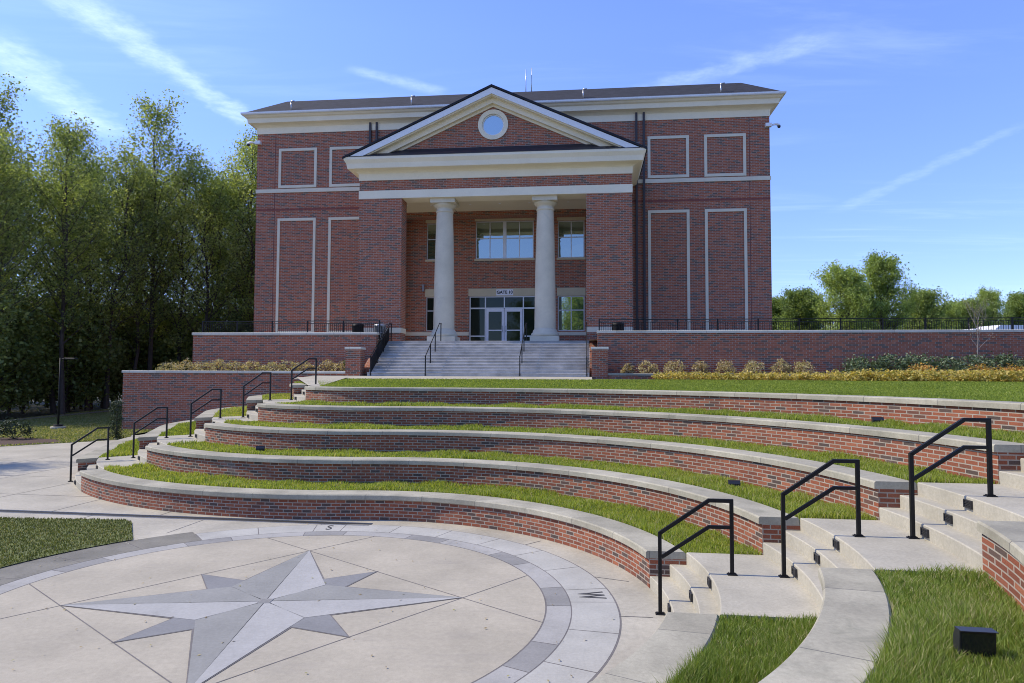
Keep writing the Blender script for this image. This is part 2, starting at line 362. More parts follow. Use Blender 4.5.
def tag(o, label=None, cat=None, group=None, kind=None):
    if label: o['label'] = label
    if cat: o['category'] = cat
    if group: o['group'] = group
    if kind: o['kind'] = kind
    return o
def thing(name, label, cat, loc, rotz=0.0, group=None):
    o = bpy.data.objects.new(name, None); COL.objects.link(o); o.empty_display_size = .3
    o.location = loc; o.rotation_euler = (0, 0, rotz); tag(o, label, cat, group); return o
def bthing(name, label, cat, u, v, z, group=None): return thing(name, label, cat, b2w(u, v, z), -YAW, group)
def rootmat(o):
    m = Matrix.Translation(o.location) @ Matrix.Rotation(o.rotation_euler.z, 4, 'Z')
    return (rootmat(o.parent) @ m) if o.parent else m
def obj(name, mb, mats, parent=None, frame=None, merge=True, loc=None, rotz=0.0):
    """link ONE mesh. frame: None = world coordinates, 'b' = building coordinates, 'l' = the parent's own"""
    mats = mats if isinstance(mats, (list, tuple)) else [mats]
    me = bpy.data.meshes.new(name)
    if frame == 'l': mat = Matrix.Identity(4)
    else:
        mat = BM if frame == 'b' else Matrix.Identity(4)
        if parent is not None: mat = rootmat(parent).inverted() @ mat
        elif loc is not None:
            mat = (Matrix.Translation(loc) @ Matrix.Rotation(rotz, 4, 'Z')).inverted() @ mat
    me.from_pydata([tuple(mat @ Vector(p)) for p in mb.v], [], mb.f)
    uvl = me.uv_layers.new(name='UVMap'); uvl.data.foreach_set('uv', np.array(mb.uv, dtype=np.float32).ravel())
    for m in mats: me.materials.append(m)
    me.polygons.foreach_set('material_index', np.array(mb.mi, dtype=np.int32))
    me.polygons.foreach_set('use_smooth', np.array(mb.smooth, dtype=bool))
    if merge and len(mb.f) < 60000:
        import bmesh
        bm = bmesh.new(); bm.from_mesh(me); bmesh.ops.remove_doubles(bm, verts=bm.verts, dist=1e-5)
        bmesh.ops.recalc_face_normals(bm, faces=bm.faces); bm.to_mesh(me); bm.free()
    me.update()
    o = bpy.data.objects.new(name, me); COL.objects.link(o)
    if parent is not None: o.parent = parent
    elif loc is not None: o.location = loc; o.rotation_euler = (0, 0, rotz)
    return o
def copy_tree(o, parent=None):
    c = o.copy(); COL.objects.link(c)
    if parent is not None: c.parent = parent
    for ch in list(o.children): copy_tree(ch, c)
    return c
def npmesh(name, V, F, UV, mats, parent=None, mi=None, smooth=False):
    """fast mesh from numpy: V (n,3), F (m,k) all faces with k corners, UV (m*k,2)"""
    me = bpy.data.meshes.new(name); k = F.shape[1]
    me.vertices.add(len(V)); me.vertices.foreach_set('co', V.astype(np.float32).ravel())
    me.loops.add(F.size); me.loops.foreach_set('vertex_index', F.astype(np.int32).ravel())
    me.polygons.add(len(F)); me.polygons.foreach_set('loop_start', np.arange(0, F.size, k, dtype=np.int32))
    me.polygons.foreach_set('loop_total', np.full(len(F), k, dtype=np.int32))
    uvl = me.uv_layers.new(name='UVMap'); uvl.data.foreach_set('uv', UV.astype(np.float32).ravel())
    for m in (mats if isinstance(mats, (list, tuple)) else [mats]): me.materials.append(m)
    if mi is not None: me.polygons.foreach_set('material_index', mi.astype(np.int32))
    me.update(calc_edges=True); me.validate()
    o = bpy.data.objects.new(name, me); COL.objects.link(o)
    if parent is not None: o.parent = parent
    return o
def structure(name, mb, mat, frame=None): return tag(obj(name, mb, mat, None, frame), kind='structure')

# ------------------------------------------------------------------ amphitheatre plan
C = np.array([-3.30, 9.33])                    # centre of the round stage
E_ = np.array([-3.70, 24.45])                  # centre of the outward-curving left flank
CT = np.array([-3.18, 9.27]); R1 = 5.22; LE = float(np.linalg.norm(E_-CT)); R2 = LE-R1
AZ0 = math.atan2(E_[1]-CT[1], E_[0]-CT[0])
PIT = 1.53; Z = [0, .535, 1.07, 1.605, 2.14, 2.645]
ND_R = np.array([.13, .9915]); ND_R /= np.linalg.norm(ND_R); D_R = np.array([ND_R[1], -ND_R[0]])
ND_L = np.array([-.676, .737]); ND_L /= np.linalg.norm(ND_L); D_L = np.array([ND_L[1], -ND_L[0]])
NR0, NR1 = 7.60, 10.15                          # right stair strip
NL0, NL1 = 20.62, 23.35                        # left stair strip
UV2 = np.array([math.sin(YAW), math.cos(YAW)]) # building v axis
VWALL = -0.02
def raw(o):
    a = np.linspace(R(-80), AZ0, 500); r = R1+o
    P = [CT + r*np.stack([np.cos(a), np.sin(a)], 1)]
    th = np.linspace(AZ0+math.pi, R(200), 300)[1:]
    P.append(E_ + (R2-o)*np.stack([np.cos(th), np.sin(th)], 1))
    last = P[-1][-1]; d = np.array([math.sin(R(200)), -math.cos(R(200))])
    P.append(last + d*np.linspace(.1, 4.2, 40)[:, None])
    cc = P[-1][-1] + np.array([-d[1], d[0]])*-(9.5-o); ph = np.linspace(0, R(68), 60)[1:]; a0 = math.atan2(*(P[-1][-1]-cc)[::-1])
    P.append(cc + (9.5-o)*np.stack([np.cos(a0-ph), np.sin(a0-ph)], 1))
    d2 = P[-1][-1]-P[-1][-2]; d2 /= np.linalg.norm(d2); P.append(P[-1][-1] + d2*np.linspace(.1, 18, 100)[:, None])
    return np.concatenate(P)
def cutat(P, val, lo, hi):
    """sub-polyline of P for which val goes between lo and hi, ends interpolated"""
    out = []
    for i in range(len(P)):
        inside = lo <= val[i] <= hi
        if i:
            for lim in (lo, hi):
                if (val[i-1]-lim)*(val[i]-lim) < 0:
                    t = (lim-val[i-1])/(val[i]-val[i-1]); out.append(P[i-1]+(P[i]-P[i-1])*t)
        if inside: out.append(P[i])
    return np.array(out)
def resample(P, n):
    d = np.r_[0, np.cumsum(np.linalg.norm(np.diff(P, axis=0), axis=1))]
    t = np.linspace(0, d[-1], n); return np.stack([np.interp(t, d, P[:, 0]), np.interp(t, d, P[:, 1])], 1)
def path(o, part, n=120, pad=0.0):
    P = raw(o); nC = 500
    if part == 'near':
        Q = P[:nC]; Q = Q[Q[:, 0]*D_R[0]+Q[:, 1]*D_R[1] > -99]
        Q = cutat(Q[:300], Q[:300] @ ND_R, -1e9, NR0-pad)
    elif part == 'main':
        a = P[:nC]; a = cutat(a, a @ ND_R + 1e3*(np.arange(nC) > 300), NR1+pad, 1e9)
        b = P[nC:]; v = b @ ND_L; k = int(np.argmax(v > NL0-pad)) if (v > NL0-pad).any() else len(b)
        b = cutat(b[:k+1], v[:k+1], -1e9, NL0-pad); Q = np.concatenate([a, b])
    elif part == 'left':
        b = P[nC:]; v = b @ ND_L; k = int(np.argmax(v > NL1+pad)); b = b[max(k-1, 0):]
        b = cutat(b, b @ ND_L, NL1+pad, 1e9)
        vv = (b - np.array([BO.x, BO.y])) @ UV2; b = cutat(b, vv, -1e9, VWALL); Q = b
    elif part == 'rstair':
        a = P[:nC]; w = 300; Q = cutat(a[:350], a[:350] @ ND_R, NR0+pad, NR1-pad)
    elif part == 'lstair':
        b = P[nC:]; v = b @ ND_L; k = int(np.argmax(v > NL1+.5)); Q = cutat(b[:k+1], v[:k+1], NL0+pad, NL1-pad)
    return resample(Q, n)
def loft(mb, prof, part, n=120, closed=True, caps=True, mi=0, pad=0.0, smooth=False):
    """sweep a profile of (offset, z) along the tier"""
    curves = [path(o, part, n, pad) for o, z in prof]; m = len(prof)
    ref = path(0, part, n); s = np.r_[0, np.cumsum(np.linalg.norm(np.diff(ref, axis=0), axis=1))]
    L = [0]
    for i in range(m): p, q = prof[i], prof[(i+1) % m]; L.append(L[-1]+math.hypot(q[0]-p[0], q[1]-p[1]))
    for i in range(m if closed else m-1):
        j = (i+1) % m; A, B = curves[i], curves[j]; za, zb = prof[i][1], prof[j][1]
        vert = abs(zb-za) > abs(prof[j][0]-prof[i][0])
        va, vb = (za, zb) if vert else (L[i], L[i+1])
        for k in range(n-1):
            mb.face(((*A[k], za), (*A[k+1], za), (*B[k+1], zb), (*B[k], zb)),
                    uv=[(s[k], va), (s[k+1], va), (s[k+1], vb), (s[k], vb)], mi=mi, smooth=smooth)
    if caps and closed:
        for k in (0, n-1):
            pts = [(*curves[i][k], prof[i][1]) for i in range(m)]
            mb.face(pts, uv=[(prof[i][0], prof[i][1]) for i in range(m)], mi=mi)
    return mb

CW = .495                                       # width of a coping
words = ['lowest', 'second', 'third', 'fourth', 'topmost']
def coping_prof(o, z): return [(o-.045, z-.105), (o-.045, z-.02), (o-.027, z), (o+CW-.02, z), (o+CW, z-.02), (o+CW, z-.105)]
def seat_wall(k, part, label):
    o = (k-1)*PIT; z = Z[k]; n = {'main': 160, 'left': 50, 'near': 60}[part]
    P = path(o+.1, part, 21)
    t = thing('seat_wall', label, 'seating wall', (P[10][0], P[10][1], Z[k-1]), 0, 'curved brick seating walls of the amphitheatre')
    b = loft(MB(), [(o, Z[k-1]-.15), (o, z-.106), (o+CW+.015, z-.106), (o+CW+.015, Z[k-1]-.15)], part, n); obj('brick_face', b, M['brick'], t)
    c = loft(MB(), coping_prof(o, z), part, n); obj('coping', c, M['coping'], t)
    return t
for k in range(1, 6):
    seat_wall(k, 'main', f'{words[k-1]} long curved brick seat wall with stone coping between the two stairs')
    seat_wall(k, 'left', f'{words[k-1]} short brick seat wall end left of the far left stairs')
NEAR = {1: 'curved stone coping running into the bottom edge just right of the stage', 2: 'wide curved stone coping between the two foreground grass patches',
        3: 'curved brick seat wall at the right edge in the foreground'}
for k in (1, 2, 3): seat_wall(k, 'near', NEAR[k])

# steps
def flight(k, part, label):
    o = (k-1)*PIT; z0 = Z[k-1]; dz = (Z[k]-z0)/3; pad = .004
    P = path(o+.3, part, 11)
    t = thing('stair_flight', label, 'steps', (P[5][0], P[5][1], z0), 0, 'concrete stair flights through the amphitheatre')
    offs = [0.0, .27, .499]
    for j in range(3):
        a = o+offs[j]; b_ = o+(offs[j+1] if j < 2 else PIT+.02); top = z0+dz*(j+1); r = .012
        # slanted riser, rounded nosing
        prof = [(a+.012, z0-.1), (a+.004, top-r), (a+r+.002, top), (b_+.02, top), (b_+.02, z0-.1)]
        obj('step' if j < 2 else 'landing', loft(MB(), prof, part, 40, pad=pad), M['step'], t)
    return t
for k in range(1, 6):
    flight(k, 'rstair', f'{words[k-1]} flight of three concrete steps in the near right stairway')
    flight(k, 'lstair', f'{words[k-1]} flight of three concrete steps in the far left stairway')

# small louvred lights set in the risers beside the rails
def step_light(P, t2, z, label):
    """P: point on the riser, t2: outward (downhill) unit direction"""
    ang = math.atan2(t2[1], t2[0])
    t = thing('step_light', label, 'step light', (P[0], P[1], z), ang+math.pi/2, 'louvred step lights in the risers')
    f = MB(); w, h = .085, .05
    for x0, x1, z0, z1 in ((-w, w, h-.012, h), (-w, w, -h, -h+.012), (-w, -w+.012, -h+.012, h-.012), (w-.012, w, -h+.012, h-.012)): f.box(x0, x1, -.018, .02, z0, z1)
    obj('housing', f, M['lampblk'], t, 'l')
    g = MB()
    for i in range(4):
        zz = -.030+i*.019; g.prism([(-.014, zz-.006), (-.014, zz+.001), (.006, zz+.010), (.006, zz+.003)], 'x', -w+.013, w-.013)
    g.box(-w+.013, w-.013, .007, .018, -h+.013, h-.013); obj('louvre', g, M['slot'], t, 'l')
    return t
def riser_point(o, nd, nval, dirv, part):
    Pc = path(o, part, 200); v = Pc @ nd; i = int(np.argmin(np.abs(v-nval))); return Pc[i]
def handrail(P0, d, z0, z1, label):
    """rail from the post at P0 (lower level z0) run uphill along d to the rear post on z1"""
    t = thing('handrail', label, 'handrail', (P0[0], P0[1], z0), math.atan2(d[1], d[0]), 'black steel handrails on the amphitheatre stairs')
    Lr = .90; h0 = 1.03; h1 = z1-z0+.93; bend = .62; w = .045
    base = lambda x, z: MB().bevbox(x-.06, x+.06, -.045, .045, z, z+.014, .004).box(x-.045, x-.03, -.03, .03, z+.014, z+.024).box(x+.03, x+.045, -.03, .03, z+.014, z+.024)
    obj('post', MB().bar((0, 0, .014), (0, 0, h0+w*.3), w, up=(0,1,0)), M['black'], t, 'l')
    obj('post', MB().bar((Lr, 0, z1-z0+.014), (Lr, 0, h1-w/2), w, up=(0,1,0)), M['black'], t, 'l')
    obj('base_plate', base(0, 0), M['black'], t, 'l'); obj('base_plate', base(Lr, z1-z0), M['black'], t, 'l')
    obj('top_rail', MB().bar((-.0, 0, h0), (bend, 0, h1), w, w*.999).bar((bend-.012, 0, h1), (Lr+w/2, 0, h1), w*1.01), M['black'], t, 'l')
    dm = .335
    obj('mid_rail', MB().bar((w/2, 0, h0-dm+.03), (bend, 0, h1-dm), w*.9).bar((bend-.012, 0, h1-dm), (Lr-w/2, 0, h1-dm), w*.91), M['black'], t, 'l')
NRAIL_R, NRAIL_L = 9.10, 22.62
where_r = ['at the foot of the near right stairs, beside the stage', 'second from the stage on the near right stairs', 'third from the stage on the near right stairs, the largest in view', 'fourth from the stage on the near right stairs at the picture edge']
where_l = ['lowest on the far left stairs beside the paving', 'second from the bottom of the far left stairs', 'in the middle of the far left stairs', 'second from the top of the far left stairs', 'topmost on the far left stairs']
for k in range(1, 6):
    for nm, part, nd, dd, nv in (('right', 'rstair', ND_R, D_R, NRAIL_R), ('left', 'lstair', ND_L, D_L, NRAIL_L)):
        o = (k-1)*PIT; dz = (Z[k]-Z[k-1])/3
        P = riser_point(o, nd, nv, dd, part)
        if nm == 'left' or k <= 4:
            P0 = P - dd*.11; P0 = P0 + nd*(nv-float(P0 @ nd))
            handrail(P0, dd, Z[k-1], Z[k], 'black steel handrail ' + (where_r[k-1] if nm == 'right' else where_l[k-1]))
        if k <= 4 or nm == 'left':
            for j, oo in enumerate((0.0, .27, .499)):
                q = riser_point(o+oo, nd, nv-(.07 if nm == 'right' else .95), dd, part)
                side = ('near right' if nm == 'right' else 'far left')
                step_light(q - dd*.004, -dd, Z[k-1]+dz*(j+.52), f'small black louvred light in {["bottom", "middle", "top"][j]} riser, {words[k-1]} flight, {side} stairs')

# ------------------------------------------------------------------ ground, paving and stage
g = MB(); NG = 64
for i in range(NG):
    a, b = 2*math.pi*i/NG, 2*math.pi*(i+1)/NG
    g.face(((0, 20, -.06), (900*math.cos(a), 20+900*math.sin(a), -.06), (900*math.cos(b), 20+900*math.sin(b), -.06)))
structure('ground', g, M['soil'])
pv = MB(); pv.face(((-60, -14, 0), (11, -14, 0), (11, 33.6, 0), (-60, 33.6, 0))); structure('pavement', pv, M['pave'])
def arcfan(mb, r0, r1, a0, a1, z, step=2.0, mi=0):
    n = max(1, int(math.ceil((a1-a0)/step)))
    for i in range(n):
        a, b = R(a0+(a1-a0)*i/n), R(a0+(a1-a0)*(i+1)/n)
        P = lambda r, t: (C[0]+r*math.cos(t), C[1]+r*math.sin(t), z)
        q = [P(r0, a), P(r1, a), P(r1, b), P(r0, b)] if r0 > 0 else [P(0, a), P(r1, a), P(r1, b)]
        mb.face(q, uv=[(p[0], p[1]) for p in q], mi=mi)
RD, RB, RR = 3.77, 4.10, 4.715
SY = 4.1                                       # the compass star is turned by this many degrees
structure('stage', (lambda m: (arcfan(m, 0, RD-.012, 0, 360, .004), m)[1])(MB()), M['disc'])
lit, drk, wet = MB(), MB(), MB()
for q in range(12):
    a = SY + 30*q
    arcfan(drk, RD+.008, RB-.008, a-5.6, a+5.4, .004); arcfan(lit, RD+.008, RB-.008, a+5.6, a+24.2, .004)
structure('stone_band', lit, M['bandl']); structure('stone_band_dark', drk, M['bandd'])
rg = MB(); wt = MB(); edges = []
a = SY-3.6
cuts = [SY-3.6, SY+3.6]
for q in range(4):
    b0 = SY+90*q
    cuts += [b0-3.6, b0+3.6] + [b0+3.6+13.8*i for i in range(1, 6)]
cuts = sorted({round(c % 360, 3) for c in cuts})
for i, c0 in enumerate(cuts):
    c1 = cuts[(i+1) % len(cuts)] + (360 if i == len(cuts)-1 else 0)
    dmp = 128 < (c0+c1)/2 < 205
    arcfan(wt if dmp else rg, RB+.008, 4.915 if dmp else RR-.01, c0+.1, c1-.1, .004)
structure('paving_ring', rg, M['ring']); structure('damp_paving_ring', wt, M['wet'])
jt = MB(); arcfan(jt, RD-.02, RR+.012, 0, 360, .002); structure('paving_joint', jt, M['joint'])
def rot(p, deg): a = R(deg); return (p[0]*math.cos(a)-p[1]*math.sin(a), p[0]*math.sin(a)+p[1]*math.cos(a))
def onstage(p, z): q = rot(p, SY); return (C[0]+q[0], C[1]+q[1], z)
RS = 2.64; QI = .95/math.sqrt(2)
def groove(mb, p, q, w, z):
    p, q = np.array(p), np.array(q); d = (q-p)/np.linalg.norm(q-p); n = np.array([-d[1], d[0]])*w/2
    mb.face([onstage(x, z) for x in (p-n, q-n, q+n, p+n)])
sj = MB(); m_ = RS/2
for sx_, sy_ in ((1, 1), (1, -1), (-1, 1), (-1, -1)):          # the four sides of the square through the tips, run out to the band
    p = np.array([sx_*RS, 0.]); q = np.array([0., sy_*RS]); d = (q-p)/np.linalg.norm(q-p)
    mid = (p+q)/2; hl = math.sqrt((RD-.02)**2 - float(mid @ mid))
    groove(sj, mid-d*hl, mid+d*hl, .016, .0065)
structure('stage_joint', sj, M['joint'])
star = thing('compass_star', 'large eight-pointed compass star of pale and grey stone set flush in the round stage', 'compass star', (C[0], C[1], .004))
sb = MB()                                                       # thin dark bed that shows as joints round the pieces
for q in range(4):
    pts = [(RS+.03, 0), (QI, QI+.02), (0, 0), (QI, -QI-.02)]; sb.face([onstage(rot(p, 90*q), .009) for p in pts])
    pts = [(1.9, 0), (1.09*math.cos(R(15)), 1.09*math.sin(R(15))+.02), (.3, 0), (1.09*math.cos(R(15)), -1.09*math.sin(R(15))-.02)]
    sb.face([onstage(rot(p, 45+90*q), .0085) for p in pts])
obj('star_bed', sb, M['joint'], star)
for q in range(4):
    sm = MB(); k1 = (1.09*math.cos(R(15)), 1.09*math.sin(R(15)))
    sm.face([onstage(rot(p, 45+90*q), .0105) for p in ((1.86, 0), (k1[0], k1[1]), (.5, 0), (k1[0], -k1[1]))])
    obj('small_point', sm, M['stard'], star)
    for half, s_g in ((1, q in (1, 2)), (-1, q in (0, 3))):
        # upper/left half of each arm is the grey stone
        hm = MB(); sgn = half
        hm.face([onstage(rot(p, 90*q), .013) for p in ((RS, 0.0), (QI, sgn*QI-.012*sgn), (.0, .012*sgn), (.03, .007*sgn))])
        grey = {0: half == 1, 1: half == 1, 2: half == -1, 3: half == -1}[q]
        obj('star_arm', hm, M['starg'] if grey else M['starl'], star)
dr = MB(); dr.bevbox(-.085, .085, -.085, .085, .0, .016, .003)
for i in range(5): dr.box(-.065, .065, -.062+i*.028, -.052+i*.028, .0162, .0175)
dro = obj('drain_grate', dr, M['bandd'], star, 'l')
def text_mesh(name, s, size, mat, loc, M3, parent=None, extrude=.0015, bold=0):
    cu = bpy.data.curves.new(name, 'FONT'); cu.body = s; cu.size = size; cu.align_x = 'CENTER'; cu.align_y = 'CENTER'; cu.extrude = extrude; cu.offset = bold
    tmp = bpy.data.objects.new(name+'_tmp', cu); COL.objects.link(tmp)
    bpy.context.view_layer.update()
    me = bpy.data.meshes.new_from_object(tmp.evaluated_get(bpy.context.evaluated_depsgraph_get()))
    bpy.data.objects.remove(tmp); me.materials.clear(); me.materials.append(mat)
    o = bpy.data.objects.new(name, me); COL.objects.link(o)
    mw = Matrix.Translation(loc) @ M3.to_4x4()
    if parent: o.parent = parent; mw = rootmat(parent).inverted() @ mw
    o.matrix_local = mw; return o
for ch, deg, lab in (('W', SY, 'dark letter W set in the pale paving ring right of the star'), ('S', SY+90, 'dark letter S set in the pale paving ring beyond the star')):
    aa = R(deg); p = (C[0]+4.41*math.cos(aa), C[1]+4.41*math.sin(aa), .0075)
    L_ = text_mesh('compass_letter', ch, .52, M['letter'], p, Matrix.Rotation(aa-math.pi/2, 3, 'Z') @ Matrix.Diagonal((.54, 1, 1)), bold=.004)
    tag(L_, lab, 'letter', 'compass letters in the paving ring')

# slot drain in the paving, running left from the foot of the wall
dA, dB = np.array([-2.85, 14.02]), np.array([-22.0, 16.79])
d = (dB-dA)/np.linalg.norm(dB-dA); n = np.array([-d[1], d[0]])
sd_ = thing('slot_drain', 'long straight dark slot drain across the paving left of the stage', 'drain', (dA[0], dA[1], 0))
m = MB(); w = .10
m.face([(*(p), .003) for p in (dA-n*w, dB-n*w, dB+n*w, dA+n*w)]); obj('channel', m, M['slot'], sd_)
m = MB(); e = .02
for sg in (-1, 1):
    a0, b0 = dA+n*sg*w, dB+n*sg*w; q0, q1 = dA+n*sg*(w+e), dB+n*sg*(w+e)
    m.prism([tuple(a0), tuple(b0), tuple(q1), tuple(q0)] if sg > 0 else [tuple(q0), tuple(q1), tuple(b0), tuple(a0)], 'z', 0, .012)
obj('edge_rail', m, M['steel'], sd_)
# paving joints on the left
pj = MB()
def pjoint(p, q, w=.018):
    p, q = np.array(p), np.array(q); dd = (q-p)/np.linalg.norm(q-p); nn = np.array([-dd[1], dd[0]])*w/2
    pj.face([(*x, .0035) for x in (p-nn, q-nn, q+nn, p+nn)])
for i in range(8):
    s0 = dA + d*(2.2+2.6*i) + n*(-.12); pjoint(s0, s0 - n*9)
for i in (1.9, 4.6, 7.6): pjoint(dA - n*i + d*7, dA - n*i + d*24)
for i in range(5): s0 = dA + d*(1.0+2.6*i) + n*.12; pjoint(s0, s0+n*(1.2 if i < 3 else 2.2))
pjoint((.42, 8.95), (1.8, 8.8)); pjoint((-.1, 12.1), (.55, 12.75)); pjoint((1.1, 10.6), (1.75, 10.3))
structure('pavement_joint', pj, M['joint'])

# fallen bits of leaf on the stage and the steps
n_ = 150; aa = rng.uniform(0, 2*np.pi, n_); rr_ = 5.0*np.sqrt(rng.random(n_)); V = []; U_ = []
for a, r in zip(aa, rr_):
    c = np.array([C[0]+r*math.cos(a), C[1]+r*math.sin(a), .02]); th = rng.uniform(0, 6.28); l = rng.uniform(.012, .028)
    e1 = np.array([math.cos(th), math.sin(th), .1])*l; e2 = np.array([-math.sin(th), math.cos(th), .25])*l*.5; V += [c-e1, c+e2, c+e1, c-e2]; U_ += [(rng.random(), .5)]*4
LITTER = (np.array(V), np.arange(4*n_).reshape(-1, 4), np.array(U_))
tag(npmesh('leaf_litter', *LITTER, M['tan']), kind='stuff')

# ------------------------------------------------------------------ grass
def blades(name, pts, z, h, w, mat, base=None, basemat=None, lean=.45):
    """pts (n,2), z (n,): one tapered blade per point; base = MB of the soil sheet below"""
    n = len(pts); hh = h*rng.uniform(.55, 1.25, n); ww = w*rng.uniform(.7, 1.3, n)
    az = rng.uniform(0, 2*np.pi, n); la = rng.uniform(0, 2*np.pi, n); ln = hh*lean*rng.uniform(.2, 1.3, n)
    bx, by = np.cos(az)*ww/2, np.sin(az)*ww/2; lx, ly = np.cos(la)*ln, np.sin(la)*ln
    b0 = np.stack([pts[:, 0]-bx, pts[:, 1]-by, z-.01], 1); b1 = np.stack([pts[:, 0]+bx, pts[:, 1]+by, z-.01], 1)
    m0 = np.stack([pts[:, 0]-bx*.8+lx*.35, pts[:, 1]-by*.8+ly*.35, z+hh*.58], 1); m1 = np.stack([pts[:, 0]+bx*.8+lx*.35, pts[:, 1]+by*.8+ly*.35, z+hh*.58], 1)
    tp = np.stack([pts[:, 0]+lx, pts[:, 1]+ly, z+hh], 1)
    V = np.stack([b0, b1, m1, m0, tp], 1).reshape(-1, 3); i = np.arange(n)*5
    F = np.stack([np.stack([i, i+1, i+2], 1), np.stack([i, i+2, i+3], 1), np.stack([i+3, i+2, i+4], 1)], 1).reshape(-1, 3)
    r = np.clip(rng.normal(.48, .2, n), 0, 1); r = np.where(rng.random(n) < .07, 1.0, r)
    UV = np.repeat(r, 9); UV = np.stack([UV, np.full_like(UV, .5)], 1)
    mi = np.zeros(len(F)); mats = [mat]
    if base is not None:
        fb = []; ub = []; off = len(V)
        for f in base.f:
            tris = [(0, 1, 2), (0, 2, 3)] if len(f) == 4 else tessellate_polygon([[Vector(base.v[i]) for i in f]])
            for t3 in tris: fb.append(tuple(f[i]+off for i in t3)); ub += [(.5, .5)]*3
        V = np.concatenate([V, np.array(base.v)]); F = np.concatenate([F, np.array(fb)]); UV = np.concatenate([UV, np.array(ub)])
        mi = np.concatenate([mi, np.ones(len(fb))]); mats.append(basemat)
    return npmesh(name, V, F, UV, mats, mi=mi)
M['turf'] = stone_mat('turf_soil', (.13, .15, .045), .3, scale=3, stain_amt=.3)
def patch_points(A, B, dens_fn):
    """random points between two polylines A, B of equal length; density falls with distance from the eye"""
    out = []
    for i in range(len(A)-1):
        a, b, c, d_ = A[i], A[i+1], B[i+1], B[i]
        ar = abs(np.cross(b-a, d_-a))/2 + abs(np.cross(b-c, d_-c))/2
        dist = np.linalg.norm((a+c)/2)
        k = rng.poisson(ar*dens_fn(dist))
        s, t = rng.random(k)[:, None], rng.random(k)[:, None]
        out.append((a*(1-s)+b*s)*(1-t)+(d_*(1-s)+c*s)*t)
    return np.concatenate(out) if out else np.zeros((0, 2))
dens = lambda d_: min(9500, 9500*(5.5/max(d_, 5.5))**1.35)
glabels = {'main': ['lowest', 'second', 'third', 'fourth', 'topmost']}
def tier_grass(k, part, cnt):
    o = (k-1)*PIT; z = Z[k]-.045
    n = {'main': 160, 'left': 40, 'near': 60}[part]
    o1 = o+PIT if k < 5 else o+CW+.6
    A, B = path(o+CW+.004, part, n), path(o1-.004, part, n)
    base = MB()
    for i in range(n-1): base.face(((*A[i], z), (*A[i+1], z), (*B[i+1], z), (*B[i], z)))
    P = patch_points(A, B, dens); dist = np.linalg.norm(P, axis=1)
    w = .0062*np.maximum(dist, 5.5)/5.5
    clump = .75+.5*np.sin(P[:, 0]*2.1+np.sin(P[:, 1]*1.7)*2)*np.sin(P[:, 1]*2.6+1.3*np.sin(P[:, 0]*3.1)) 
    h = .122*np.clip(clump, .55, 1.2)
    nearp = part == 'near'
    o_ = blades('grass', P, np.full(len(P), z), h*(1.05 if nearp else 1), w, M['grass3' if nearp else 'grass'], base, M['turf'], .6 if nearp else .45)
    return tag(o_, kind='stuff')
for k in range(1, 5):
    tier_grass(k, 'main', 0); tier_grass(k, 'left', 0)
for k in (1, 2): tier_grass(k, 'near', 0)

# upper lawn: from the topmost coping up to the planting beds and the stair landing
nU = 90
A = path(4*PIT+CW+.004, 'main', nU)
tt = np.linspace(0, 1, nU)
ou = np.interp(tt, [0, .30, .62, 1], [31, 13.0, 4.6, -8.2]); ov = np.interp(tt, [0, .30, .60, .66, 1], [-3.6, -1.6, -.9, -2.35, -2.6])
Bp = np.array([tuple(b2w(u, v))[:2] for u, v in zip(ou, ov)])
zA, zB = Z[5]-.05, np.interp(tt, [0, .5, 1], [2.78, 2.78, 2.77])
base = MB(); rows = 6
for i in range(nU-1):
    for j in range(rows):
        q = []
        for (ii, jj) in ((i, j), (i+1, j), (i+1, j+1), (i, j+1)):
            s = jj/rows; p = A[ii]*(1-s)+Bp[ii]*s; q.append((p[0], p[1], zA*(1-s)+zB[ii]*s))
        base.face(q)
pts = []; zs = []
for i in range(nU-1):
    a, b, c, d_ = A[i], A[i+1], Bp[i+1], Bp[i]
    ar = abs(np.cross(b-a, d_-a))/2 + abs(np.cross(b-c, d_-c))/2
    k = rng.poisson(ar*520); s, t = rng.random(k), rng.random(k)**1.3
    p = (a*(1-s[:, None])+b*s[:, None])*(1-t[:, None])+(d_*(1-s[:, None])+c*s[:, None])*t[:, None]
    pts.append(p); zs.append(zA*(1-t)+zB[i]*t)
pts = np.concatenate(pts); zs = np.concatenate(zs)
tag(blades('grass', pts, zs, .065, .0075*np.linalg.norm(pts, axis=1)/5.5*1.0, M['grass'], base, M['turf']), kind='stuff')
# fifth tier, left of the far stairs
A = path(4*PIT+CW+.004, 'left', 24); lz = Z[5]-.04
q0 = path(4*PIT+CW-.02, 'lstair', 12)[-1]
poly = [(p[0], p[1], lz) for p in A] + [(*tuple(b2w(-9.7, -.03))[:2], lz), (*tuple(b2w(-9.7, -1.75))[:2], lz), (q0[0], q0[1], lz)]
mb = MB(); mb.face(poly)
cand = np.stack([rng.uniform(-22, -5, 40000), rng.uniform(20, 36, 40000)], 1)
def inpoly(P, poly):
    x, y = P[:, 0], P[:, 1]; c = np.zeros(len(P), bool); n = len(poly)
    for i in range(n):
        x0, y0 = poly[i][:2]; x1, y1 = poly[(i+1) % n][:2]
        c ^= ((y0 > y) != (y1 > y)) & (x < (x1-x0)*(y-y0)/(y1-y0+1e-12)+x0)
    return c
cand = cand[inpoly(cand, poly)]
tag(blades('grass', cand, np.full(len(cand), lz), .08, .03, M['grass'], mb, M['turf']), kind='stuff')

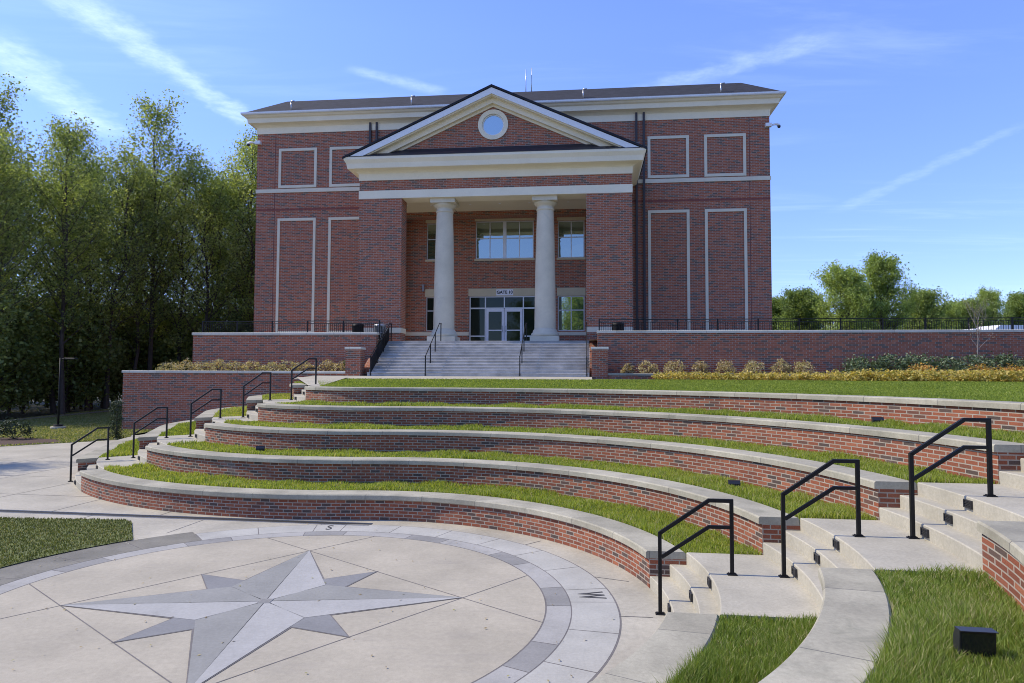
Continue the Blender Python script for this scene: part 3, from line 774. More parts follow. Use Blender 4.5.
# lower-left lawn bed by the stage
ring_in = lambda deg: (C[0]+4.92*math.cos(R(deg)), C[1]+4.92*math.sin(R(deg)))
poly = [(*ring_in(x), .02) for x in np.linspace(137.5, 215, 40)] + [(-20., 5.0, .02), (-20., 14.9, .02), (-8.0, 14.32, .02), (-7.75, 14.1, .02)]
mb = MB(); mb.face(poly)
cand = np.stack([rng.uniform(-14, -6.5, 70000), rng.uniform(8, 15, 70000)], 1)
cand = cand[inpoly(cand, poly)]
tag(blades('grass', cand, np.full(len(cand), .02), .036, .014, M['grass4'], mb, M['turf']), kind='stuff')

# back-left lawn, path edge and forest floor
lw = [(-40, 20.5, .012), (-21.3, 27.9, .012), (-18.9, 30.2, .012), (-17.6, 31.6, .012), (-18.6, 33.6, .012), (-19.5, 60, .25), (-31.4, 58, .25), (-31, 41, .10), (-36, 30, .02)]
mb = MB(); mb.face(lw)
cand = np.stack([rng.uniform(-34, -17, 110000), rng.uniform(25, 58, 110000)], 1); cand = cand[inpoly(cand, lw)]
MULCH = [(-26, 26.6, .03), (-21.5, 28.1, .03), (-19.6, 29.9, .03), (-20.6, 31.0, .03), (-22.8, 31.9, .03), (-26, 31.2, .03)]
cand = cand[~inpoly(cand, MULCH)]
zz = np.interp(cand[:, 1], [33, 60], [.012, .25])
tag(blades('grass', cand, zz, .07, .05, M['grass2'], mb, M['turf']), kind='stuff')
mb = MB(); mb.face(((-31.0, 40, .12), (-30.2, 40, .12), (-28.5, 56.5, .30), (-19.0, 57.5, .30), (-19, 58.6, .30), (-29.4, 57.6, .30)))
structure('gravel_edge', mb, M['dirt'])
mb = MB()
mb.face(MULCH); structure('mulch_bed', mb, M['mulch'])

# upper terrain behind the terrace walls
SU0_, SU1_ = -6.61, 4.63
mb = MB(); mb.face((b2w(15.6, 8.4, 4.83), b2w(400, 8.4, 4.83), b2w(420, 420, 4.83), b2w(15.6, 420, 4.83))); mb.face((b2w(5.6, 1.95, 4.83), b2w(400, 1.95, 4.83), b2w(400, 8.39, 4.83), b2w(5.6, 8.39, 4.83))); structure('upper_ground', mb, M['soil'])
mb = MB(); [mb.face([b2w(u, v, 4.862) for u, v in q_]) for q_ in (((-17.0, 1.9), (SU0_, 1.9), (SU0_, 8.5), (-17.0, 8.5)), ((SU1_, 1.9), (40, 1.9), (40, 8.5), (SU1_, 8.5)))]; structure('terrace', mb, M['pave'])

# ------------------------------------------------------------------ building
UC = -.75
def sym(u): return UC+u, UC-u
VF = 8.4; VE = 9.3                              # main facade and recessed entrance wall
BL, BR = -17.0, 15.5
ZT = 18.72                                      # top of the brick
bld = bthing('brick_building', 'large red brick hall with cream cornice, pedimented portico and two stone columns', 'building', UC, VF, 4.86)
FL = 4.868
w = MB()
PL, PR = UC-7.73, UC+7.73                       # portico outer edges
w.box(BL, PL+1.2, VF, VF+22, FL-.3, ZT); w.box(PR-1.2, BR, VF, VF+22, FL-.3, ZT)
obj('wall', w, M['fbrick'], bld, 'b')
w = MB(); w.box(PL+1.2, PR-1.2, VF, VF+22, 13.0, ZT); obj('upper_wall', w, M['fbrick'], bld, 'b')
# recessed entrance wall with real openings
ops = [(-2.98+.0, 1.52, FL, 8.02), (-2.60, 1.14, 10.42, 12.86), (2.68, 4.36, 5.78, 8.0), (2.68, 4.36, 10.42, 12.8), (-5.82, -4.14, 5.78, 8.0), (-5.82, -4.14, 10.42, 12.8)]
def wall_with_holes(mb, u0, u1, z0, z1, holes, v0, v1):
    us = sorted({u0, u1, *[h[0] for h in holes], *[h[1] for h in holes]}); zs = sorted({z0, z1, *[h[2] for h in holes], *[h[3] for h in holes]})
    for i in range(len(us)-1):
        for j in range(len(zs)-1):
            um, zm = (us[i]+us[i+1])/2, (zs[j]+zs[j+1])/2
            if any(h[0] < um < h[1] and h[2] < zm < h[3] for h in holes): continue
            mb.face(((us[i], v0, zs[j]), (us[i+1], v0, zs[j]), (us[i+1], v0, zs[j+1]), (us[i], v0, zs[j+1])))
    for a, b, c, d_ in holes:
        mb.face(((a, v0, c), (a, v1, c), (a, v1, d_), (a, v0, d_))); mb.face(((b, v1, c), (b, v0, c), (b, v0, d_), (b, v1, d_)))
        mb.face(((a, v0, d_), (a, v1, d_), (b, v1, d_), (b, v0, d_))); mb.face(((a, v1, c), (a, v0, c), (b, v0, c), (b, v1, c)))
w = MB(); wall_with_holes(w, PL+1.2, PR-1.2, FL-.1, 13.4, ops, VE, VE+.25); obj('entrance_wall', w, M['fbrick'], bld, 'b')
w = MB(); w.box(PL+.9, PL+1.19, VF+.1, VE+.1, FL-.1, 13.1); w.box(PR-1.19, PR-.9, VF+.1, VE+.1, FL-.1, 13.1)
obj('side_wall', w, M['fbrick'], bld, 'b')
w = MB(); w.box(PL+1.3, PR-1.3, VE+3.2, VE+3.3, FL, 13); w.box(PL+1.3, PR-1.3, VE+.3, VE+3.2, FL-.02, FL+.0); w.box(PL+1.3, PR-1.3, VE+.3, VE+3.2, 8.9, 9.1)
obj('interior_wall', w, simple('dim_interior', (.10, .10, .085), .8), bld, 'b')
# base strip, lintels and sills of the entrance wall
for a, b in ((PL+1.2, -3.0), (1.54, PR-1.2)): obj('base_course', MB().box(a, b, VE-.045, VE-.003, 5.50, 5.72), M['trim'], bld, 'b')
for a, b, c, d_ in ops:
    if c == FL: lz0, lz1 = d_, 8.5
    elif c < 6: lz0, lz1 = d_, 8.5
    else: lz0, lz1 = d_, min(d_+.45, 13.3)
    obj('lintel', MB().box(a-.06, b+.06, VE-.02, VE+.24, lz0+.002, lz1), M['lintel'], bld, 'b')
    if c > 6: obj('sill', MB().box(a-.07, b+.07, VE-.05, VE+.2, c-.13, c-.002), M['lintel'], bld, 'b')
def window(a, b, c, d_, cols, rows, glass, heavy=()):
    """frame with mullions; cols, rows: interior mullion positions"""
    f = MB(); v0, v1 = VE+.09, VE+.17; t = .065
    us = [a, *cols, b]
    f.box(a+.001, a+t, v0, v1, c+.001, d_-.001); f.box(b-t, b-.001, v0, v1, c+.001, d_-.001)
    f.box(a+t, b-t, v0, v1, c+.001, c+t); f.box(a+t, b-t, v0, v1, d_-t, d_-.001)
    for x in cols:
        hw = .11 if x in heavy else .03; f.box(x-hw, x+hw, v0-.003, v1, c+t, d_-t)
    for y in rows: f.box(a+t, b-t, v0+.004, v1-.002, y-.03, y+.03)
    fr = obj('window', f, M['alu'], bld, 'b')
    p = MB(); p.box(a+.01, b-.01, VE+.13, VE+.14, c+.01, d_-.01); obj('pane', p, glass, fr, 'b')
    return fr
mid = -.73
window(-2.60, 1.14, 10.42, 12.86, [mid-.95, mid, mid+.95], [11.75], M['glass'], heavy=(mid,))
window(2.68, 4.36, 10.42, 12.8, [3.52], [11.75], M['glass']); window(-5.82, -4.14, 10.42, 12.8, [-4.98], [11.75], M['glass'])
window(2.68, 4.36, 5.78, 8.0, [3.52], [7.1], M['glass']); window(-5.82, -4.14, 5.78, 8.0, [-4.98], [7.1], M['dglass'])
# storefront and doors
dw = 1.16; x0, x1 = mid-dw-.06, mid+dw+.06
f = MB(); v0, v1 = VE+.06, VE+.15; a, b, c, d_ = -2.98, 1.52, FL, 8.02; t = .075
for x in (a+t/2, x0, x1, b-t/2): f.box(x-t/2, x+t/2, v0, v1, c, d_-.001)
f.box(mid-.035, mid+.035, v0, v1, 7.24, d_-t); f.box(a+t, b-t, v0+.003, v1-.003, d_-t, d_-.001)
for p, q in ((a+t, x0-t/2), (x0+t/2, mid-.035), (mid+.035, x1-t/2), (x1+t/2, b-t)): f.box(p, q, v0+.003, v1-.003, 7.2, 7.29)
for p, q in ((a+t, x0-t/2), (x1+t/2, b-t)): f.box(p, q, v0+.003, v1-.003, 5.42, 5.5); f.box(p, q, v0+.003, v1-.003, c, c+.08)
sf = obj('shopfront_frame', f, M['alu'], bld, 'b')
p = MB()
for q0, q1, za, zb in ((a+t, x0-t/2, c+.08, d_-t), (x1+t/2, b-t, c+.08, d_-t), (x0+t/2, x1-t/2, 7.29, d_-t)): p.box(q0, q1, VE+.10, VE+.11, za, zb)
obj('pane', p, M['dglass'], sf, 'b')
for s in (-1, 1):
    u0, u1 = (mid-dw, mid-.012) if s < 0 else (mid+.012, mid+dw)
    dm = MB(); st = .15; z0, z1 = FL+.01, 7.195
    dm.box(u0, u0+st, VE+.05, VE+.10, z0, z1); dm.box(u1-st, u1, VE+.05, VE+.10, z0, z1)
    dm.box(u0+st, u1-st, VE+.05, VE+.10, z1-.17, z1); dm.box(u0+st, u1-st, VE+.05, VE+.10, z0, z0+.26); dm.box(u0+st, u1-st, VE+.055, VE+.095, z0+.92, z0+.99)
    dO = obj('door', dm, M['doorw'], bld, 'b')
    obj('pane', MB().box(u0+st, u1-st, VE+.07, VE+.08, z0+.26, z1-.17), M['dglass'], dO, 'b')
    hx = u1-.09 if s < 0 else u0+.09
    obj('handle', MB().tube([(hx, VE+.05, z0+.85), (hx, VE-.01, z0+.87), (hx, VE-.01, z0+1.22), (hx, VE+.05, z0+1.24)], .016), M['steel'], dO, 'b')
# portico piers
for s in (-1, 1):
    u0, u1 = (PL, PL+2.5) if s < 0 else (PR-2.5, PR)
    pr_ = obj('pier', MB().box(u0, u1, 3.9, 4.95, FL-.02, 13.06), M['fbrick'], bld, 'b')
    obj('base_band', MB().box(u0-.03, u1+.03, 3.87, 4.98, 5.36, 5.64), M['trim'], pr_, 'b')
    w = MB(); w.box(u0+.02 if s < 0 else u1-.5, u0+.5 if s < 0 else u1-.02, 4.951, VF+.2, FL-.02, 13.06)
# columns
def column(u):
    r0, r1 = .605, .475; z0 = FL; v = 4.75
    prof = []
    for i in range(13):
        tq = i/12; r = r0-(r0-r1)*(tq**1.6); prof.append((r, 5.60+tq*(12.32-5.60)))
    sh = obj('column', MB().lathe(prof, (u, v, 0), 48), M['column'], bld, 'b')
    bs = MB(); bs.bevbox(u-.80, u+.80, v-.80, v+.80, z0-.01, 5.16, .015)
    bs.lathe([(.0, 5.16), (.76, 5.16), (.79, 5.22), (.79, 5.30), (.76, 5.36), (.70, 5.40), (.69, 5.50), (.635, 5.56), (.605, 5.61), (0, 5.61)], (u, v, 0), 48); obj('base', bs, M['column'], sh, 'b')
    cp = MB(); cp.lathe([(0, 12.31), (.475, 12.31), (.51, 12.36), (.51, 12.42), (.475, 12.45), (.475, 12.58), (.56, 12.62), (.64, 12.72), (.685, 12.80), (0, 12.80)], (u, v, 0), 48)
    cp.box(u-.71, u+.71, v-.71, v+.71, 12.80, 13.055); obj('capital', cp, M['column'], sh, 'b')
for u in sym(2.91): column(u)
# entablature of the portico: stone band, brick frieze, cornice, pediment
V0 = 3.9
e = MB(); e.box(PL-.03, PR+.03, V0-.03, V0+1.1, 13.06, 13.52)
for s in (-1, 1):
    u0, u1 = (PL-.03, PL+1.07) if s < 0 else (PR-1.07, PR+.03); e.box(u0, u1, V0+1.1, VF-.003, 13.06, 13.52)
obj('stone_band', e, M['cream'], bld, 'b')
e = MB(); e.box(PL, PR, V0, VF-.004, 13.5201, 14.12); obj('brick_frieze', e, M['fbrick'], bld, 'b')
so_ = obj('soffit', MB().box(PL+1.07, PR-1.07, V0+1.1, VE-.002, 13.30, 13.45), M['soffit'], bld, 'b')
for u in (-6.4, -4.9, -2.5, -.7, 1.1, 3.4, 4.9):
    d1 = MB().lathe([(0, 13.292), (.055, 13.292), (.075, 13.296), (.075, 13.2999)], (u, 6.6, 0), 16); obj('downlight', d1, M['white'], so_, 'b')
sj_ = MB()
for u in (-3.67, 2.15): sj_.box(u-.015, u+.015, V0+1.1, VE-.01, 13.294, 13.2995)
obj('joint_cover', sj_, M['brown'], so_, 'b')
ov = .72
CP = [(0, 14.12), (-.03, 14.12), (-.05, 14.50), (-.12, 14.56), (-.20, 14.60), (-.55, 14.68), (-.60, 14.95), (-.64, 15.02), (-ov, 15.16), (-ov, 15.30), (0, 15.30)]
def cornice(mb, u0, u1, v0, v1, prof, zoff=0, mi=0):
    """moulding that runs round three sides: left return, front, right return (prof: outward offset negative, z)"""
    rings = [[(u0+p, v1, z+zoff), (u0+p, v0+p, z+zoff), (u1-p, v0+p, z+zoff), (u1-p, v1, z+zoff)] for p, z in prof]
    n = len(rings)
    for i in range(n):
        A, B = rings[i], rings[(i+1) % n]
        for k in range(3): mb.face((A[k], A[k+1], B[k+1], B[k]), mi=mi)
    mb.face([r[0] for r in rings][::-1], mi=mi); mb.face([r[3] for r in rings], mi=mi); return mb
obj('portico_cornice', cornice(MB(), PL, PR, V0, VF-.004, CP), M['cream'], bld, 'b')
m = MB(); m.prism([(V0-ov-.02, 15.301), (V0-ov-.02, 15.33), (V0-.25, 15.62), (V0-.021, 15.86), (V0-.021, 15.301)], 'x', PL-.40, PR+.40); obj('cornice_flashing', m, M['flash'], bld, 'b')
ZAP = 19.0                                       # underside of the raking roof at the ridge
eu = 7.73+ov; slope = (ZAP-15.20)/eu
def rake(mb, off0, off1, v0, v1, trunc=None):
    """a raking member: slab between two parallel lines below the roof line (offsets measured straight down)"""
    for s in (-1, 1):
        def P(h, off): return (UC+s*h, ZAP+.0-slope*h-off)
        top_h = eu; bot_h = min(eu, (ZAP-off1-15.30)/slope) if trunc else eu
        th = min(eu, (ZAP-off0-15.30)/slope) if trunc else eu
        poly = [P(0, off1), P(bot_h, off1), P(th, off0), P(0, off0)]
        if s < 0: poly = poly[::-1]
        mb.prism(poly, 'y', v0, v1)
    return mb
m = MB()
poly = [(UC-6.9, 15.3), (UC+6.9, 15.3), (UC, 15.3+6.9*slope+.02)]
# tympanum with a round opening
cz = 17.12; ro = .80; N = 48
ring = [(UC+ro*math.cos(2*math.pi*i/N), cz+ro*math.sin(2*math.pi*i/N)) for i in range(N)]
def tri_hit(a):
    """where a ray from the window centre leaves the triangle"""
    dx, dz = math.cos(a), math.sin(a); best = 1e9
    for i in range(3):
        p, q = poly[i], poly[(i+1) % 3]; ex, ez = q[0]-p[0], q[1]-p[1]; den = dx*ez-dz*ex
        if abs(den) < 1e-9: continue
        t = ((p[0]-UC)*ez-(p[1]-cz)*ex)/den; s = ((p[0]-UC)*dz-(p[1]-cz)*dx)/den
        if t > 0 and -1e-6 <= s <= 1+1e-6: best = min(best, t)
    return (UC+best*dx, cz+best*dz)
angs = sorted([2*math.pi*i/N for i in range(N)] + [math.atan2(p[1]-cz, p[0]-UC) % (2*math.pi) for p in poly])
for i in range(len(angs)):
    a, b = angs[i], angs[(i+1) % len(angs)] + (2*math.pi if i == len(angs)-1 else 0)
    if b-a < 1e-6: continue
    i0, i1 = (UC+ro*math.cos(a), cz+ro*math.sin(a)), (UC+ro*math.cos(b), cz+ro*math.sin(b)); o0, o1 = tri_hit(a), tri_hit(b)
    m.face([(p[0], V0+.0, p[1]) for p in (i0, o0, o1, i1)])
    m.face([(i0[0], V0, i0[1]), (i1[0], V0, i1[1]), (i1[0], V0+.3, i1[1]), (i0[0], V0+.3, i0[1])])
obj('tympanum', m, M['fbrick'], bld, 'b')
def annulus(mb, r0, r1, va, vb, n=48):
    for i in range(n):
        a, b = 2*math.pi*i/n, 2*math.pi*(i+1)/n
        P = lambda r, t, v: (UC+r*math.cos(t), v, cz+r*math.sin(t))
        mb.face((P(r0,a,va), P(r1,a,va), P(r1,b,va), P(r0,b,va))); mb.face((P(r1,a,va), P(r1,a,vb), P(r1,b,vb), P(r1,b,va))); mb.face((P(r0,a,vb), P(r0,a,va), P(r0,b,va), P(r0,b,vb)))
    return mb
rw = obj('round_window', annulus(MB(), .62, .86, V0-.06, V0+.14), M['cream'], bld, 'b')
obj('frame', annulus(MB(), .555, .615, V0+.04, V0+.13), M['white'], rw, 'b')
m = MB(); m.face([(UC+.58*math.cos(2*math.pi*i/40), V0+.09, cz+.58*math.sin(2*math.pi*i/40)) for i in range(40)]); obj('pane', m, M['rglass'], rw, 'b')
m = MB(); rake(m, .02, .36, V0-ov, V0-ov+.12, True); obj('raking_fascia', m, M['gutter'], bld, 'b')
m = MB(); rake(m, .10, .42, V0-ov+.121, V0-.30, True); rake(m, .10, .72, V0-.299, V0-.08, True); rake(m, .10, .86, V0-.079, V0+.02, True); obj('raking_cornice', m, M['cream'], bld, 'b')
m = MB()
for s in (-1, 1):
    h0, h1 = 0, eu+.06; a_, b_ = V0-ov-.05, VF-.01
    P = lambda h, v, dz: (UC+s*h, v, ZAP-slope*h+dz)
    L_ = math.hypot(h1, slope*h1)
    m.face((P(0,a_,.14), P(h1,a_,.14), P(h1,b_,.14), P(0,b_,.14)), uv=[(a_,0), (a_,L_), (b_,L_), (b_,0)])
    m.face((P(0,a_,.021), P(h1,a_,.021), P(h1,a_,.14), P(0,a_,.14))); m.face((P(h1,a_,.021), P(h1,b_,.021), P(h1,b_,.14), P(h1,a_,.14)))
    m.face((P(0,a_,.021), P(h1,a_,.021), P(h1,b_,.021), P(0,b_,.021)))
obj('portico_roof', m, M['shingle'], bld, 'b')
# fill between the tympanum and the main wall so that the pediment is a solid volume
m = MB(); m.prism([(PL+.2, 15.29), (PR-.2, 15.29), (UC, ZAP-.3)], 'y', V0+.45, VF-.006); obj('pediment_body', m, M['brown'], bld, 'b')

# main cornice, gutter and roof
MC = [(0, 18.72), (-.03, 18.72), (-.05, 19.12), (-.12, 19.18), (-.22, 19.24), (-.46, 19.32), (-.50, 19.60), (-.60, 19.66), (-.68, 19.76), (-.68, 19.80), (0, 19.80)]
def wrap(mb, prof):
    rings = [[(BL+p, VF+p), (BR-p, VF+p), (BR-p, VF+22-p), (BL+p, VF+22-p)] for p, z in prof]
    for i in range(len(prof)-1):
        for k in range(4):
            j = (k+1) % 4
            mb.face(((*rings[i][k], prof[i][1]), (*rings[i][j], prof[i][1]), (*rings[i+1][j], prof[i+1][1]), (*rings[i+1][k], prof[i+1][1])))
    return mb
obj('cornice', wrap(MB(), MC), M['cream'], bld, 'b')
GU = [(-.68, 19.761), (-.76, 19.77), (-.80, 19.82), (-.80, 19.92), (-.74, 19.93), (-.68, 19.88)]
obj('gutter', wrap(MB(), GU), M['gutter'], bld, 'b')
RO = [(-.74, 19.88), (1.35, 21.42), (1.42, 21.42), (3.5, 20.9)]
mb = MB()
rings = [[(BL+p, VF+p), (BR-p, VF+p), (BR-p, VF+22-p), (BL+p, VF+22-p)] for p, z in RO]; cum = 0
for i in range(len(RO)-1):
    dl = math.hypot(RO[i+1][0]-RO[i][0], RO[i+1][1]-RO[i][1])
    for k in range(4):
        j = (k+1) % 4; A_, B_, Cc, Dd = rings[i][k], rings[i][j], rings[i+1][j], rings[i+1][k]; ax = 0 if k % 2 == 0 else 1
        mb.face(((*A_, RO[i][1]), (*B_, RO[i][1]), (*Cc, RO[i+1][1]), (*Dd, RO[i+1][1])), uv=[(A_[ax], cum), (B_[ax], cum), (Cc[ax], cum+dl), (Dd[ax], cum+dl)])
    cum += dl
mb.face([(*p, 20.9) for p in rings[-1]])
rf = obj('roof', mb, M['shingle'], bld, 'b')
for u in (-14.6, -6.6, 4.3, 12.6):
    m = MB().tube([(u, VF-.3, 20.1), (u, VF-.3, 20.72)], .045).tube([(u-.03, VF-.33, 20.70), (u+.22, VF-.33, 20.74)], .04); obj('vent_pipe', m, M['steel'], rf, 'b')
for u, h in ((.55, 1.5), (.92, 1.6)): obj('antenna', MB().tube([(u, VF+1.6, 21.3), (u, VF+1.6, 21.5+h)], [.03, .018]), M['steel'], rf, 'b')
# belt course, control joints and panel frames on the facade
m = MB(); zb = 14.80

for a, b in ((BL-.04, PL-.005), (PR+.005, BR+.04)): obj('belt_course', MB().box(a, b, VF-.045, VF-.002, zb, zb+.24), M['trim'], bld, 'b')
def frame(u0, u1, z0, z1, nobottom=False):
    t, d_ = .17, .05; m = MB(); v0, v1 = VF-d_, VF-.002
    m.box(u0, u0+t, v0, v1, z0, z1); m.box(u1-t, u1, v0, v1, z0, z1); m.box(u0+t, u1-t, v0, v1, z1-t, z1)
    if not nobottom: m.box(u0+t, u1-t, v0, v1, z0, z0+t)
    obj('panel_frame', m, M['trim'], bld, 'b')
for a, b in ((-15.5, -12.92), (-12.06, -9.48), (7.98+.25, 10.72), (11.63, 14.10)):
    frame(a, b, 15.10, 17.70); frame(a, b, 5.6, 13.10)
m = MB()
for u in (-15.75, 14.3): m.box(u-.02, u+.02, VF-.004, VF+.1, FL, ZT)
obj('control_joint', m, simple('red_sealant', (.13, .05, .042), .8), bld, 'b')
SOLD = simple('dark_red_soldier_brick', (.20, .060, .045), .85, var=.2)
for a, b in ((BL, PL-.005), (PR+.005, BR)): obj('soldier_course', MB().box(a, b, VF-.006, VF+.1, 13.62, 13.74), SOLD, bld, 'b')
for u in (7.55, 8.0, -9.35, -8.92):
    obj('downspout', MB().bar((u, VF-.09, FL), (u, VF-.09, 19.2), .13, .13, up=(0, 1, 0)), M['brown'], bld, 'b')
for s in (-1, 1):
    u = BR-.1 if s > 0 else BL+.1
    m = MB().box(u-.18, u+.18, VF-.26, VF-.002, 18.02, 18.22); cm = obj('security_camera', m, M['white'], bld, 'b')
    obj('lens', MB().tube([(u+s*.18, VF-.2, 18.1), (u+s*.42, VF-.28, 18.12), (u+s*.62, VF-.28, 18.03)], [.05, .08, .09]), M['white'], cm, 'b')
    obj('dome', MB().lathe([(0, 17.86), (.07, 17.88), (.10, 17.95), (.10, 18.0), (0, 18.0)], (u+s*.58, VF-.28, 0), 16), M['dead'], cm, 'b')
m = MB().box(-6.05, -5.93, VE-.16, VE-.003, 8.35, 8.75).box(-6.07, -5.91, VE-.18, VE-.003, 8.7, 8.78); obj('wall_light', m, M['steel'], bld, 'b')
# sign over the door
sg = bthing('gate_sign', 'small white sign with dark lettering on the lintel above the entrance doors', 'sign', -.70, VE-.03, 8.25)
obj('sign_board', MB().box(-.54, .54, -.0, .012, -.19, .19), M['white'], sg, 'l')
tm = text_mesh('lettering', 'GATE 10', .27, M['iron'], rootmat(sg) @ Vector((0, -.004, 0)), (Matrix.Rotation(-YAW, 3, 'Z') @ Matrix.Rotation(math.pi/2, 3, 'X')), sg, bold=.010)

# ------------------------------------------------------------------ entrance stairs and terrace walls
SU0, SU1 = -6.6, 4.62; NRZ = 12; ZP = 2.955; rz = (FL-ZP)/NRZ; tr = .30
st = bthing('entrance_stairs', 'broad flight of twelve weathered grey stone steps up to the portico', 'stairs', (SU0+SU1)/2, 0, ZP)
for i in range(NRZ):
    v0 = i*tr; v1 = v0+tr if i < NRZ-1 else 9.28; z0, z1 = ZP-.1, ZP+rz*(i+1)
    prof = [(v0+.018, z0), (v0+.018, z1-.045), (v0-.012, z1-.04), (v0-.012, z1-.012), (v0, z1), (v1+.02, z1), (v1+.02, z0)]
    m = MB()
    if i < NRZ-1: m.prism(prof, 'x', SU0, SU1); obj('step', m, M['stair'], st, 'b')
    else: m.prism(prof, 'x', PL+.4, PR-.4) if False else m.prism(prof, 'x', SU0, SU1); obj('portico_floor', m, M['stair'], st, 'b')
m = MB(); m.face([b2w(u, v, z_) for u, v, z_ in ((-9.4, -.06, ZP-.02), (-9.4, -2.6, 2.80), (4.75, -2.3, 2.80), (4.75, .02, ZP-.02))]); structure('landing', m, M['step'])
# path from the far-left stairs to the landing
A = path(4*PIT+CW-.02, 'lstair', 12)
m = MB()
tgt = [tuple(b2w(u, -1.7))[:2] for u in np.linspace(-7.0, -9.6, 12)]
for i in range(11): m.face(((*A[i], Z[5]+.003), (*A[i+1], Z[5]+.003), (*tgt[i+1], 2.87), (*tgt[i], 2.87)))
structure('path', m, M['step'])

def capped_wall(name, label, cat, u0, u1, v0, v1, z0, z1, capt=.11, ovh=.05, group=None, capmat='wcap', brick='fbrick'):
    t = bthing(name, label, cat, (u0+u1)/2, (v0+v1)/2, z0, group)
    obj('brick_body', MB().box(u0, u1, v0, v1, z0, z1-capt), M[brick], t, 'b')
    obj('cap', MB().bevbox(u0-ovh, u1+ovh, v0-ovh, v1+ovh, z1-capt+.001, z1, .015), M[capmat], t, 'b'); return t
capped_wall('terrace_wall', 'upper brick terrace wall with pale cap left of the entrance stairs', 'wall', -17.0, SU0-.06, 1.6, 1.98, 2.6, 5.26, .13, group='brick terrace walls beside the entrance stairs')
capped_wall('terrace_wall', 'long brick terrace wall with pale cap right of the entrance stairs', 'wall', 5.55, 42.0, 1.6, 1.98, 2.6, 5.30, .13, group='brick terrace walls beside the entrance stairs')
# stepped cheek walls between terrace walls and stairs
for u0, u1, side in ((SU0-.42, SU0-.01, 'left'), (SU1+.01, SU1+.42, 'right')):
    t = bthing('cheek_wall', f'sloping brick side wall along the {side} edge of the entrance stairs', 'wall', (u0+u1)/2, 1.5, ZP, 'side walls of the entrance stairs')
    pr_ = [(.625, 2.7), (.625, 3.36), (3.25, 4.86), (3.25, 2.7)]
    obj('brick_body', MB().prism(pr_, 'x', u0, u1), M['fbrick'], t, 'b')
m = MB(); m.box(SU1+.43, 5.54, 1.62, 2.0, 2.6, 5.17)
t = bthing('terrace_wall', 'short brick wall end beside the right edge of the entrance stairs', 'wall', 5.0, 1.8, 2.6, 'brick terrace walls beside the entrance stairs'); obj('brick_body', m, M['fbrick'], t, 'b')
obj('cap', MB().bevbox(SU1+.40, 5.495, 1.56, 2.04, 5.171, 5.30, .015), M['wcap'], t, 'b')
for u0, side in ((-7.72, 'left'), (4.74, 'right')):
    capped_wall('brick_pier', f'short brick pier with pale cap at the foot of the entrance stairs, {side} side', 'pier', u0, u0+.78, -.06, .62, 2.6, 4.40, .12, .04, group='brick piers at the foot of the entrance stairs')
capped_wall('planter_wall', 'tall brick retaining wall with pale cap below the left shrub bed', 'wall', -19.9, -7.74, -.0, .34, -.2, 3.17, .12, .05, group='planter walls in front of the terrace')
capped_wall('planter_wall', 'low brick planter curb with stone cap right of the entrance stairs', 'wall', 5.53, 20.3, .0, .34, 2.6, 3.12, .11, .04, group='planter walls in front of the terrace', capmat='coping')
m = MB(); m.face([b2w(u, v, 3.03) for u, v in ((-19.6, .3), (-7.7, .3), (-7.7, 1.62), (-19.6, 1.62))]); m.face([b2w(u, v, 3.03) for u, v in ((5.5, .3), (42, .3), (42, 1.62), (5.5, 1.62))])
m.face([b2w(u, v, z_) for u, v, z_ in ((7.6, -1.35, 2.77), (13, -1.75, 2.77), (20.2, -2.5, 2.78), (20.2, -.02, 2.82), (7.6, -.02, 2.80))]); m.face([b2w(u, v, z_) for u, v, z_ in ((20.2, -2.5, 2.78), (42, -4.9, 2.77), (42, .3, 3.06), (20.2, .3, 3.06))])
m.box(0, 0.001, 0, .001, 0, .001) if False else None
structure('planting_bed', MB(), M['mulch']) if False else None
for q in m.f: pass
structure('planting_bed', m, M['mulch'])
# left end of the upper terrace (soil behind the walls)
m = MB(); m.box(-16.9, SU0-.45, 1.95, 8.6, 2.5, 4.80); tag(obj('terrace_fill', m, M['soil'], None, 'b'), kind='structure')

# ------------------------------------------------------------------ guard rails
def guardrail(u0, u1, v, z, label, post=2.0, h=1.08):
    t = bthing('guardrail', label, 'railing', u0, v, z, 'black picket guardrails on the terrace')
    n = max(1, round((u1-u0)/post)); 
    obj('top_rail', MB().box(u0, u1, v-.025, v+.025, z+h-.04, z+h), M['black'], t, 'b')
    obj('upper_rail', MB().box(u0, u1, v-.018, v+.018, z+h-.17, z+h-.14), M['black'], t, 'b')
    obj('bottom_rail', MB().box(u0, u1, v-.018, v+.018, z+.09, z+.12), M['black'], t, 'b')
    for i in range(n+1):
        x = u0+(u1-u0)*i/n; obj('post', MB().box(x-.03, x+.03, v-.03, v+.03, z-.02, z+h+.01), M['black'], t, 'b')
    pk = MB(); k = int((u1-u0)/.115)
    for i in range(1, k):
        x = u0+(u1-u0)*i/k; pk.box(x-.009, x+.009, v-.009, v+.009, z+.12, z+h-.155)
    tag(obj('pickets', pk, M['black'], t, 'b'), kind='stuff')
guardrail(-16.9, -6.7, 2.35, 4.865, 'black picket guardrail on the terrace left of the portico')
guardrail(5.15, 41.5, 2.35, 4.865, 'long black picket guardrail on the terrace right of the portico')
